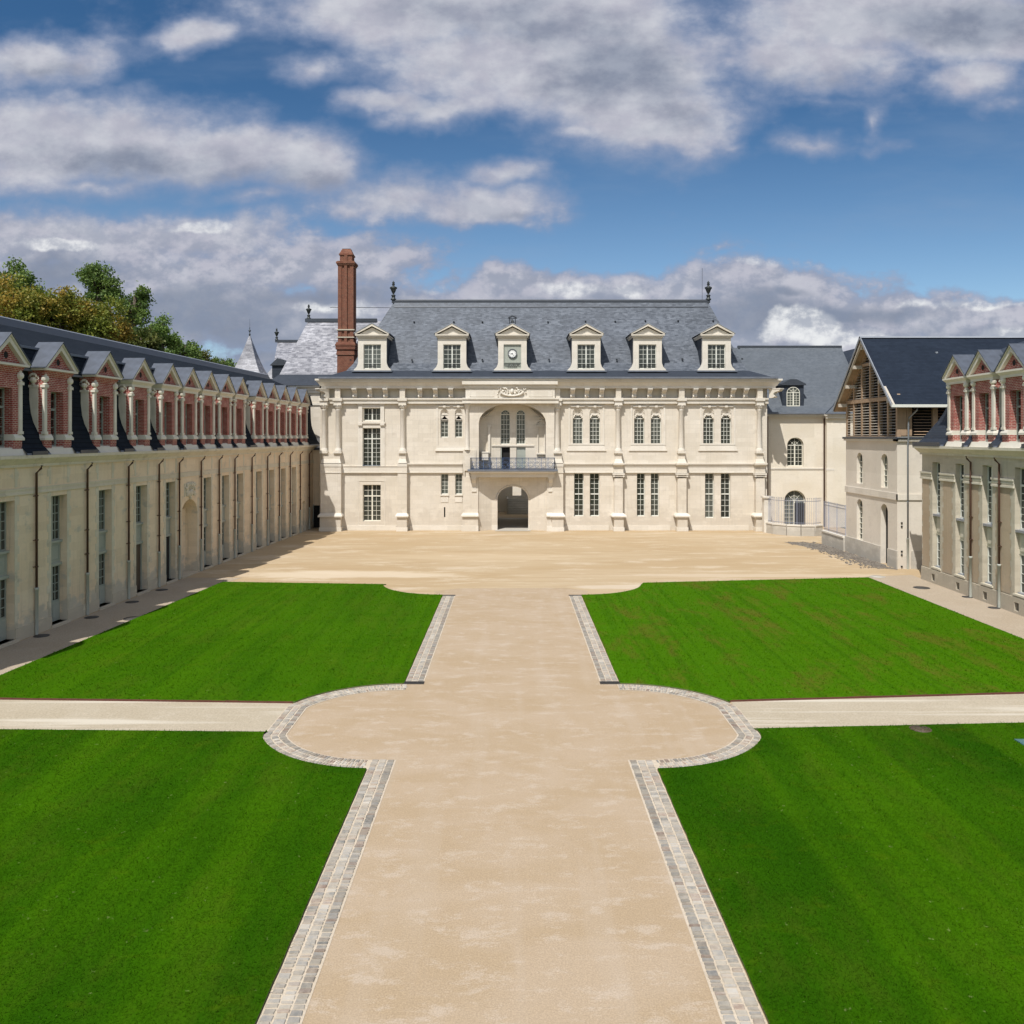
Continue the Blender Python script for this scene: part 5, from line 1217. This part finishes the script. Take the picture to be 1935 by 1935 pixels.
mb = MB(); mb.box(-.06, -.0, 2.4, BW+.03, 0, 1.15, 'low_wall_stone'); mb.box(-.06, 0, -.06, 1.33, 0, 1.15, 'low_wall_stone'); mb.box(.9, BL, -.05, 0, 0, 1.15, 'low_wall_stone'); mb.build('plinth', bn)
for z0, z1, y0, y1 in ((1.15,4.05,5.35,6.4),(5.1,7.35,1.35,2.4),(5.15,7.35,5.35,6.4)):
    mb = MB(); mb.box(.25, .3, y0, y1, z0, z1, 'glass')
    for yy in (y0+.02, (y0+y1)/2, y1-.06): mb.box(.20, .26, yy, yy+.04, z0, z1-.1, 'frame_cream')
    z = z0+.02
    while z < z1-.4: mb.box(.205, .256, y0, y1, z, z+.035, 'frame_cream'); z += .38
    mb.build('window', bn)
mb = MB(); mb.box(.36, .42, 1.35, 2.45, 0, 4.0, 'interior_dark'); mb.box(.30,.36,1.35,1.42,0,3.5,'frame_cream'); mb.build('door', bn)
# timber storey
AP = 15.35; ym = BW/2
def rz_(y): return AP-.45-abs(y-ym)*(AP-.45-10.95)/(ym+.02)
nb = 6; pw_ = BW/nb
def one(name, f, parent=bn):
    m3 = MB(); f(m3); return m3.build(name, parent)
for k in range(nb+1):
    y = min(max(k*pw_-.11, 0), BW-.22); top = max(rz_(y+.11)-.05, 11.0)
    one('post', lambda q: q.box(0, .24, y, y+.22, 8.56, top, 'oak'))
for a_ in ((-.03,.21,0,BW,10.88,11.14),(-.03,.21,ym-1.25,ym+1.25,13.42,13.62),(-.013,.25,-.004,BW,8.484,8.56)): one('beam', lambda q: q.box(*a_, 'oak'))
for s in (-1, 1):
    y_e = ym+s*(ym+.02); one('rafter', lambda q: q.prism([(y_e, 10.9), (y_e, 11.2), (ym, AP-.22), (ym, AP-.55)], -.01, .2, 'oak', axis='x'))
    one('barge_board', lambda q: q.prism([(ym+s*(ym+.75), 10.35), (ym+s*(ym+.75), 10.55), (ym, AP-.20), (ym, AP-.42)], -.62, -.48, 'oak_grey', axis='x'))
for (y, z) in ((.12, 10.80), (BW-.12, 10.80), (1.45, 12.10), (BW-1.45, 12.10), (2.8, 13.40), (BW-2.8, 13.40), (ym, 14.62)): one('purlin', lambda q: q.box(-.60, .2, y-.09, y+.09, z-.12, z+.12, 'oak_grey'))
one('corner_boarding', lambda q: (q.box(.245, .59, -.0, .18, 8.56, 10.95, 'oak'), q.box(.61, .95, -.0, .18, 8.56, 10.95, 'oak')))
fx = [.95, 2.45, 4.1, 5.75, 7.4, 9.05, 10.7, 12.35, 14, 15.65, 17.3, 18.95, 20.6]
for x in fx[1:]: one('post', lambda q: q.box(x-.16, x+.16, 0, .2, 8.56, 10.95, 'oak'))
for lo, hi in ((8.62, 10.84), (11.2, 13.38), (13.66, 14.6)):
    for k in range(nb):
        q = MB(); a = .22 if k == 0 else k*pw_+.11; b = BW-.22 if k == nb-1 else (k+1)*pw_-.11; z = lo
        while z < hi:
            lim = (AP-.55-z)/((AP-.45-10.95)/(ym+.02)) if z > 11 else 99; a2, b2 = max(a, ym-lim), min(b, ym+lim)
            if b2-a2 > .1: q.frus(.02, .13, a2, b2, z, .07, .18, a2, b2, z+.035, 'oak_grey')
            z += .19
        if q.v: q.build('louvre_panel', bn)
for a, b in zip(fx[:-1], fx[1:]):
    z = 8.62; q = MB()
    while z < 10.9: q.frus(a+.16, b-.16, .02, .12, z, a+.16, b-.16, .07, .17, z+.035, 'oak'); z += .19
    q.build('louvre_panel', bn)
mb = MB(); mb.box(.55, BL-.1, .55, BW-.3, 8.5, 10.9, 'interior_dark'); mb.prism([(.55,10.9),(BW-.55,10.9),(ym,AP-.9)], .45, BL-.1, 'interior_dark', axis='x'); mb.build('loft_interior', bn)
mb = MB()
for s in (-1, 1):
    ye = ym+s*(ym+.70); mb.prism([(ye,10.42),(ye,10.52),(ym,AP+.02),(ym,AP-.10)], -.66, BL, 'barn_slate', axis='x')
    mb.prism([(ye,10.36),(ye,10.42),(ym,AP-.105),(ym,AP-.2)], -.62, BL, 'oak', axis='x')
    mb.prism([(ye,10.38),(ye,10.58),(ym,AP+.10),(ym,AP-.10)], -.72, -.66, 'zinc', axis='x')
mb.prism([(ym-.16,AP-.03),(ym,AP+.10),(ym+.16,AP-.03)], -.72, BL, 'zinc', axis='x')
br = mb.build('roof', bn)
mb = MB(); mb.box(-.70, BL, -.84, -.70, 10.36, 10.54, 'frame_white'); mb.build('gutter', br)
mb = MB()
for x, z_b in ((4.0, 14.15), (7.0, 14.15), (10.2, 14.15)):
    mb = MB(); yv = ym-(AP-z_b)/((AP-10.52)/(ym+.70)); mb.box(x-.07, x+.07, yv-.08, yv+.06, z_b-.02, z_b+.10, 'zinc'); mb.build('roof_vent', br)
mb = MB(); x = .62; mb.tube([(x+.35,-.78,10.4),(x+.33,-.70,10.2),(x,-.30,9.7),(x,-.22,9.4),(x,-.22,8.4),(x,-.14,8.1),(x,-.14,1.9)], .055, 'pipe_zinc', 8)
for z in (9.2, 6.6, 4.3, 2.5): mb.lathe(x, -.14 if z < 8 else -.22, [(.07,z),(.07,z+.05)], 'pipe_zinc', 8)
mb.lathe(x, -.14, [(.07,.0),(.07,1.9),(.09,1.92),(.09,2.0)], 'pipe_foot', 8); mb.box(-.1, x, -.24, -.2, 8.42, 8.47, 'pipe_zinc'); mb.build('drainpipe', bn)
for x, z in ((.28,2.95),(.28,2.72),(.28,1.12),(.28,.9),(.28,.15)): mb = MB(); mb.box(x-.05, x+.05, -.055, .0, z-.05, z+.05, 'interior_dark'); mb.build('wall_vent', bn)

# ---------------------------------------------------------------- rear right building
r1 = thing('rear_right_building', 'plain rendered building with arched windows and slate roof between palace and barn', 'building', (0, 79.8, 0))
x_ = lambda px, Y=79.8: (px-967)*Y/1600
z_ = lambda py, Y=79.8: 8.5+(825-py)*Y/1600
mb = MB(); RP = 'rear_plaster'
wall(mb, x_(1440), x_(1557.5), 0, z_(786), [(x_(1487),x_(1518),z_(881),z_(826.5),.72,.35),(x_(1481.5),x_(1522),0,z_(926.5),.98,.35)], RP)
wall(mb, x_(1557.5), 45, 0, z_(783), [], RP, y=-.5); mb.poly([(x_(1557.5),-.5,0),(x_(1557.5),0,0),(x_(1557.5),0,z_(783)),(x_(1557.5),-.5,z_(783))], RP)
mb.build_groups('wall', r1, lambda c: c.x > x_(1557.4))
mb = MB(); mb.box(x_(1448), x_(1557), -.06, .02, z_(887), z_(884), 'palace_trim'); mb.box(x_(1557), x_(1571), -.6, -.48, z_(889), z_(885), 'palace_trim'); mb.box(x_(1557.5), x_(1571), -.58, -.48, 0, z_(800), 'rear_plaster'); mb.build_groups('string_course', r1, lambda c: c.x > x_(1557.4))
mb = MB(); zt3 = z_(783); mb.box(x_(1440), x_(1557), -.30, .1, zt3-.18, zt3, 'palace_trim'); mb.box(x_(1440), x_(1557), -.18, .1, zt3-.30, zt3-.18, 'palace_trim'); mb.box(x_(1553), 45, -.85, -.4, zt3-.16, zt3+.02, 'palace_trim'); mb.box(x_(1555), 45, -.75, -.4, zt3-.4, zt3-.16, 'palace_trim'); mb.build('cornice', r1)
mb = MB(); rdz = 8.5+(825-657)*86.3/1600; ry_ = 6.5
prof = [(-.45, zt3), (-.45, zt3+.10), (.35, zt3+.65), (1.25, zt3+1.75), (ry_, rdz)]
for (a, b), (c, d) in zip(prof[:-1], prof[1:]): mb.poly([(x_(1418),a,b),(x_(1640),a,b),(x_(1640),c,d),(x_(1418),c,d)], 'rear_slate')
mb.poly([(x_(1418),ry_,rdz),(x_(1640),ry_,rdz),(x_(1640),13.2,zt3),(x_(1418),13.2,zt3)], 'rear_slate')
# steeper block whose roof falls towards the left
xa = x_(1557)-.2; hip = [(0,0),(1.2,.85),(2.3,2.1),(4.2,4.6),(6.0,6.95)]
for (a, b), (c, d) in zip(hip[:-1], hip[1:]):
    mb.poly([(xa+a,-.9+a*.9,zt3+b),(xa+c,-.9+c*.9,zt3+d),(xa+c,14,zt3+d),(xa+a,14,zt3+b)], 'dark_slate'); mb.poly([(xa+a,-.9+a*.9,zt3+b),(48,-.9+a*.9,zt3+b),(48,-.9+c*.9,zt3+d),(xa+c,-.9+c*.9,zt3+d)], 'rear_slate')  # left slope's lack of sun sheen painted in with darker slate
rr = mb.build('roof', r1)
mb = MB(); mb.prism([(-.16,-.05),(-.16,.2),(.16,.2),(.16,-.05)], x_(1428), x_(1640), 'lead_dark'); mb.prism([(-.40,-.42),(-.34,-.42),(-.10,-.06),(-.14,-.02)], x_(1432), x_(1640), 'rear_slate'); mb.build('ridge', rr, (0, ry_, rdz))
mb = MB()
mb.box(x_(1440), x_(1556), -.52, -.42, zt3, zt3+.14, 'lead'); mb.box(x_(1556), 45, -1.0, -.88, zt3, zt3+.14, 'lead'); mb.build('gutter', rr)
mb = MB(); y0 = .5; cx = x_(1498, 80.3); w = 1.02; zb, zt4 = z_(771, 80.3), z_(727, 80.3)
mb.box(cx-w, cx+w, y0, 4.5, zb, zt4, 'dark_slate'); mb.frus(cx-w-.25, cx+w+.25, y0-.35, 4, zb-.25, cx-w, cx+w, y0-.02, 4, zb+.12, 'lead_dark')
mb.prism([(cx-w-.16,zt4-.05),(cx-w-.16,zt4+.08),(cx-.3,zt4+.52),(cx+.3,zt4+.52),(cx+w+.16,zt4+.08),(cx+w+.16,zt4-.05)], y0-.18, 4.5, 'lead_dark', axis='y')
o = mb.build('dormer', rr)
window(o, cx-.62, cx+.62, zb+.16, zb+2.0, y0-.08, 4, 5, arch=.55, fm='frame_cream')
window(r1, x_(1487.5), x_(1517.5), z_(881), z_(827), .22, 4, 5, arch=.72, fm='frame_cream')
window(r1, x_(1482), x_(1521.5), 0.05, z_(927), .24, 4, 6, arch=.98, fm='frame_cream', name='arched_door')
mb = MB(); mb.box(x_(1502), x_(1521), .19, .235, .1, z_(951), 'interior_dark'); tag(mb.build('door', r1), 'dark open door leaf')
mb = MB(); mb.tube([(x_(1556),-.35,zt3-.1),(x_(1556),-.12,zt3-.5),(x_(1556),-.12,0)], .07, 'copper_pipe', 8); mb.build('drainpipe', r1)
mb = MB(); mb.tube([(x_(1449.5),-.2,zt3-.1),(x_(1449.5),-.14,zt3-.5),(x_(1449.5),-.14,0)], .05, 'copper_pipe', 8); mb.build('drainpipe', r1)

# curved low wall with railing, second low wall with railing
def railwall(name, lab, pts, hw, zr, n, pillar=True, thick=.35):
    t = thing(name, lab, 'railing wall', (pts[0][0], pts[0][1], 0)); ox, oy = pts[0]
    P = [Vector((x-ox, y-oy, 0)) for x, y in pts]; mb = MB()
    for a, b in zip(P[:-1], P[1:]):
        d = (b-a).normalized(); nn = Vector((-d.y, d.x, 0))*thick/2
        for (z0, z1, e) in ((0, hw-.12, 0), (hw-.12, hw, .05)):
            e_ = nn.normalized()*e; q = [a-nn-e_, b-nn-e_, b+nn+e_, a+nn+e_]
            i = len(mb.v); mb.v += [(p.x,p.y,z0) for p in q]+[(p.x,p.y,z1) for p in q]
            for f in ((4,5,6,7),(0,1,5,4),(1,2,6,5),(2,3,7,6),(3,0,4,7)): mb.f.append(tuple(i+k for k in f)); mb.m.append('low_wall_stone' if z1 < hw else 'palace_trim'); mb.s.append(False)
    mb.build('low_wall', t)
    if pillar:
        mb = MB(); mb.box(-.3, .3, -.3, .3, 0, zr-.1, 'palace_trim'); mb.box(-.4, .4, -.4, .4, zr-.1, zr+.06, 'palace_trim'); mb.build('pillar', t)
    mb = MB(); L = [0]
    for a, b in zip(P[:-1], P[1:]): L.append(L[-1]+(b-a).length)
    def at(s):
        for k in range(len(L)-1):
            if s <= L[k+1]: return P[k].lerp(P[k+1], (s-L[k])/(L[k+1]-L[k]))
        return P[-1]
    for k in range(n+1):
        p = at(L[-1]*k/n); big = k % 10 == 0; mb.tube([(p.x,p.y,hw),(p.x,p.y,zr+(.12 if big else 0))], .03 if big else .014, 'iron_grey', 5); mb.lathe(p.x, p.y, [(.025,zr),(.03,zr+.03),(.001,zr+.13)], 'iron_grey', 5)
    for z in (hw+.15, zr-.18): mb.tube([(at(L[-1]*k/24).x, at(L[-1]*k/24).y, z) for k in range(25)], .022, 'iron_grey', 4)
    mb.build('railing', t)
railwall('railing_wall', 'curved low stone wall with iron railing beside the palace corner', [(22.6,75.2),(22.9,73.9),(23.7,72.9),(24.7,72.4),(25.8,72.35),(26.6,72.9)], .95, 3.15, 34)
railwall('railing_wall', 'straight low stone wall with iron gate railing joining the louvred barn', [(24.75,62.8),(24.75,67.2)], 1.1, 3.3, 26, False)
mb = MB(); mb.box(26.5, 27.3, 73.0, 73.8, 0, 3.6, 'palace_trim'); mb.box(26.4, 27.4, 72.9, 73.9, 3.6, 3.8, 'palace_trim')

# ---------------------------------------------------------------- rear left pavilion, gabled roof, turret, link
def xl(px, Y): return (px-967)*Y/1600
def zl(py, Y): return 8.5+(825-py)*Y/1600
pv = thing('rear_left_pavilion', 'tall rear pavilion with slate hip roof of painted silver gleam behind the chimney', 'building', (0, 83, 0))
mb = MB(); Y = 83; ztw = zl(729, Y); x0, x1 = xl(509, Y), xl(640, Y)
mb.box(x0, x1, 0, 12, 0, ztw-.3, 'palace_stone'); mb.build('wall', pv)
mb = MB(); mb.box(x0-.5, x1, -.5, 12, ztw-.16, ztw, 'palace_trim'); mb.box(x0-.25, x1, -.25, 12, ztw-.45, ztw-.16, 'palace_trim'); mb.box(x0-.1, x1, -.1, 12, ztw-1.9, ztw-1.7, 'palace_trim'); mb.box(x0-.15, x1, -.16, 12, ztw-.72, ztw-.45, 'palace_trim'); mb.build('cornice', pv)
mb = MB(); rY = 89; rzz = zl(607, rY); ra_ = xl(582, rY); rb_ = xl(712, rY)
k0 = [(x0-.6,-.6,ztw),(x1+6,-.6,ztw),(x1+6,12.6,ztw),(x0-.6,12.6,ztw)]; kk = [(x0+.75,.75,ztw+1.15),(x1+6,.75,ztw+1.15),(x1+6,11.3,ztw+1.15),(x0+.75,11.3,ztw+1.15)]
for k in (0, 2, 3): j = (k+1) % 4; mb.poly([k0[k],k0[j],kk[j],kk[k]], 'dark_slate')
A, B = (ra_,6,rzz), (x1+6,6,rzz)
mb.poly([kk[0],kk[1],B,A], 'painted_gleam_slate'); mb.poly([kk[2],kk[3],A,B], 'painted_gleam_slate'); mb.poly([kk[3],kk[0],A], 'painted_gleam_slate')
o = mb.build('roof', pv); mb = MB(); mb.box(ra_-.3, rb_, 5.8, 6.2, rzz-.1, rzz+.26, 'lead_dark'); mb.box(ra_-.1, rb_, 5.55, 5.8, rzz-.6, rzz-.5, 'lead'); mb.build('ridge', o); finial(o, (ra_+.05, 6, rzz+.26), .68)
mb = MB(); 
for px, py in ((606,630),(575,678),(626,680)): 
    mb.box(xl(px,86)-.08, xl(px,86)+.08, 2.6 if py > 650 else 4.8, 2.9 if py > 650 else 5.1, zl(py,85.5), zl(py,85.5)+.1, 'iron_black')
gb = thing('rear_gabled_roof', 'small hipped slate roof with painted silver gleam and finial, between turret and pavilion', 'building', (0, 94, 0))
mb = MB(); Y = 94; g0, g1 = xl(498, Y), xl(600, Y); zg = zl(716, Y); mb.box(g0+.5, g1, 0, 8, 0, zg, 'palace_stone'); mb.build('wall', gb)
mb = MB(); rg = zl(646, 98); A, B = (xl(524, 98), 4, rg), (g1, 4, rg); C0 = [(g0,-.3,zg),(g1,-.3,zg),(g1,8.3,zg),(g0,8.3,zg)]
m1 = [(g0+.9,.5,zg+1.4),(g1,.5,zg+1.4)]; mb.poly([C0[0],C0[1],m1[1],m1[0]], 'painted_gleam_slate'); mb.poly([m1[0],m1[1],B,A], 'painted_gleam_slate'); mb.poly([C0[2],C0[3],A,B], 'painted_gleam_slate'); mb.poly([C0[3],C0[0],m1[0],A], 'painted_gleam_slate')
o = mb.build('roof', gb); mb = MB(); mb.box(A[0]-.25, g1, 3.85, 4.15, rg-.05, rg+.22, 'lead_dark'); mb.build('ridge', o); finial(o, (A[0]-.1, 4, rg+.2), .62)
mb = MB(); dx0, dx1 = xl(515, 93.4), xl(540, 93.4); mb.box(dx0, dx1, -.9, 2.5, zl(715,93.4), zl(690,93.4), 'dark_slate'); mb.prism([(dx0-.2,zl(691,93.4)),(dx1+.2,zl(691,93.4)),(dx1-.2,zl(680,93.4)),((dx0+dx1)/2-.1,zl(677.5,93.4))], -1.1, 2.5, 'lead_dark', axis='y'); mb.build('dormer', o)
tu = thing('turret', 'slim turret with steep curved slate roof and spike finial rising behind the left wing', 'turret', (-26.45, 85.4, 0))
zb_ = 14.75; za_ = 18.72
def square(mb, pr, mat):
    for (ra0, h0), (ra1, h1) in zip(pr[:-1], pr[1:]): mb.frus(-ra0, ra0, -ra0, ra0, h0, -ra1, ra1, -ra1, ra1, h1, mat)
mb = MB(); mb.box(-1.15, 1.15, -1.15, 1.15, 0, zb_-1.0, 'palace_trim'); mb.build('wall', tu)
mb = MB(); square(mb, [(1.15, zb_-1.0), (1.15, zb_-.75), (1.30, zb_-.55), (1.30, zb_-.35), (1.42, zb_-.15), (1.42, zb_)], 'palace_trim'); mb.build('cornice', tu)
mb = MB(); H_ = za_-zb_
square(mb, [(1.50, zb_), (1.32, zb_+.07*H_), (1.08, zb_+.20*H_), (.82, zb_+.37*H_), (.57, zb_+.56*H_), (.34, zb_+.75*H_), (.15, zb_+.91*H_), (.04, za_)], 'painted_gleam_slate')
o = mb.build('roof', tu); finial(o, (0, 0, za_-.15), .5, True)
lk = thing('link_building', 'low lead-roofed link in shade between the left wing and palace corner', 'building', (0, 79, 0))
mb = MB(); a, b = xl(583.5, 79), xl(612, 79); mb.box(a-1.5, b, 0, 3.9, 0, zl(848.5, 79), 'left_plaster'); mb.build('wall', lk)
mb = MB(); c, d = xl(592.5, 79), xl(605, 79); mb.box(c, d, -.02, .05, 0, zl(955, 79), 'interior_dark'); mb.box(c-.1, c, -.04, .05, 0, zl(953,79), 'frame_sage'); mb.build('doorway', lk)
mb = MB(); zz = zl(848, 79); mb.box(a-1.5, b, -.2, 0, zz-.12, zz+.1, 'lead_dark'); mb.poly([(a-1.5,-.2,zz+.1),(b,-.2,zz+.1),(b,3.9,zz+1.05),(a-1.5,3.9,zz+1.05)], 'zinc'); mb.build('roof', lk)

# ---------------------------------------------------------------- trees behind the left wing
def tree(px, Y, ptop, pbot, rpx, leafm, seed, lab, n=9000, lobes=16, ls=.26, gap=.5, squash=1.0, lobe=None):
    rs = np.random.default_rng(seed); random.seed(seed)
    x = xl(px, Y); zt_, zb2 = zl(ptop, Y), zl(pbot, Y); rad = rpx*Y/1600
    t = thing('tree', lab, 'tree', (x, Y, 0), 0, 'trees behind the left wing')
    cz = (zt_+zb2)/2; hz = (zt_-zb2)/2; mb = MB()
    mb.tube([(0,0,0),(.1,.1,zb2*.5),(0,.1,zb2),(.2,0,cz),(.1,.1,zt_-hz*.5)], [.42,.34,.28,.18,.06], 'bark', 8)
    LB = []
    for k in range(lobes):
        a = rs.random()*2*PI; e = math.asin(rs.uniform(-.55, 1)); rr = rs.uniform(.55, .86)
        c = np.array((math.cos(a)*math.cos(e)*rad*rr, math.sin(a)*math.cos(e)*rad*rr, cz+math.sin(e)*hz*rr*.98)); r = (rs.uniform(.22, .40) if not lobe else rs.uniform(.17, lobe+.06))*min(rad, hz*1.1)
        LB.append((c, r)); mb.tube([(0,.05,cz-hz*.55+rs.uniform(0,hz*.5)), tuple(c*[.45,.45,1]+[0,0,-r*.5]), tuple(c)], [.13,.08,.03], 'bark', 5)
    mb.build('trunk', t)
    LB.append((np.array((0,0,cz)), min(rad,hz)*(.55 if not lobe else .38)))
    wts = np.array([r**2 for c, r in LB]); wts /= wts.sum(); cnt = rs.multinomial(n, wts); P = []
    for (c, r), m_ in zip(LB, cnt):
        # leaf sprays: small bunches scattered through the lobe shell
        nb_ = max(4, m_//12); d = rs.normal(size=(nb_, 3)); d /= np.linalg.norm(d, axis=1)[:, None]; q = d*(r*rs.uniform(.45, 1.12, (nb_, 1)))*[1,1,squash*.85]+c
        idx = rs.integers(0, nb_, m_); P.append(q[idx]+rs.normal(0, .17, (m_, 3)))
    P = np.concatenate(P); N = len(P)
    a = rs.normal(size=(N, 3)); a /= np.linalg.norm(a, axis=1)[:, None]; b = np.cross(a, rs.normal(size=(N, 3))); b /= np.linalg.norm(b, axis=1)[:, None]
    s = (ls*rs.uniform(.55, 1.2, N))[:, None]; V = np.stack([P-a*s*.5, P+b*s*.32, P+a*s*.5, P-b*s*.32], 1)
    o = fast_tris('crown', V, leafm); o.parent = t
tree(22, 66, 487, 640, 60, 'leaf_green', 11, 'dark green tree rising highest at the left frame edge behind the wing roof', 9000, 18)
tree(36, 61, 520, 700, 80, 'leaf_russet', 12, 'russet and olive tree filling the left frame edge above the wing roof', 14000, 24, .22)
tree(110, 62, 532, 690, 72, 'leaf_russet', 13, 'yellowing russet tree second from left above the wing roof', 14000, 24, .22)
tree(184, 64, 556, 680, 60, 'leaf_russet', 14, 'russet-tinged tree in front of the tall green tree', 11000, 22, .22)
tree(188, 74, 495, 600, 46, 'leaf_green', 31, 'tall airy green tree with loose crown standing above the russet ones', 5200, 24, .27, lobe=.27)
tree(250, 74, 530, 650, 38, 'leaf_green', 16, 'drooping green side tree right of the tall airy tree', 3400, 16, .27, lobe=.27)
tree(303, 78, 594, 690, 38, 'leaf_light', 37, 'small light green tree standing alone right of the tall trees', 4200, 18, .25, lobe=.27)
tree(262, 70, 620, 690, 42, 'leaf_dark', 18, 'dark low tree beneath the drooping green tree', 5000, 12)
tree(347, 86, 634, 710, 36, 'leaf_green', 19, 'low green treetop just above the wing roof, left of the farthest one', 4000, 11)
tree(388, 92, 656, 720, 38, 'leaf_dark', 20, 'dark low treetop sloping down towards the turret', 3600, 11)
tree(421, 96, 664, 730, 24, 'leaf_green', 21, 'farthest small round treetop next to the turret', 2400, 8)
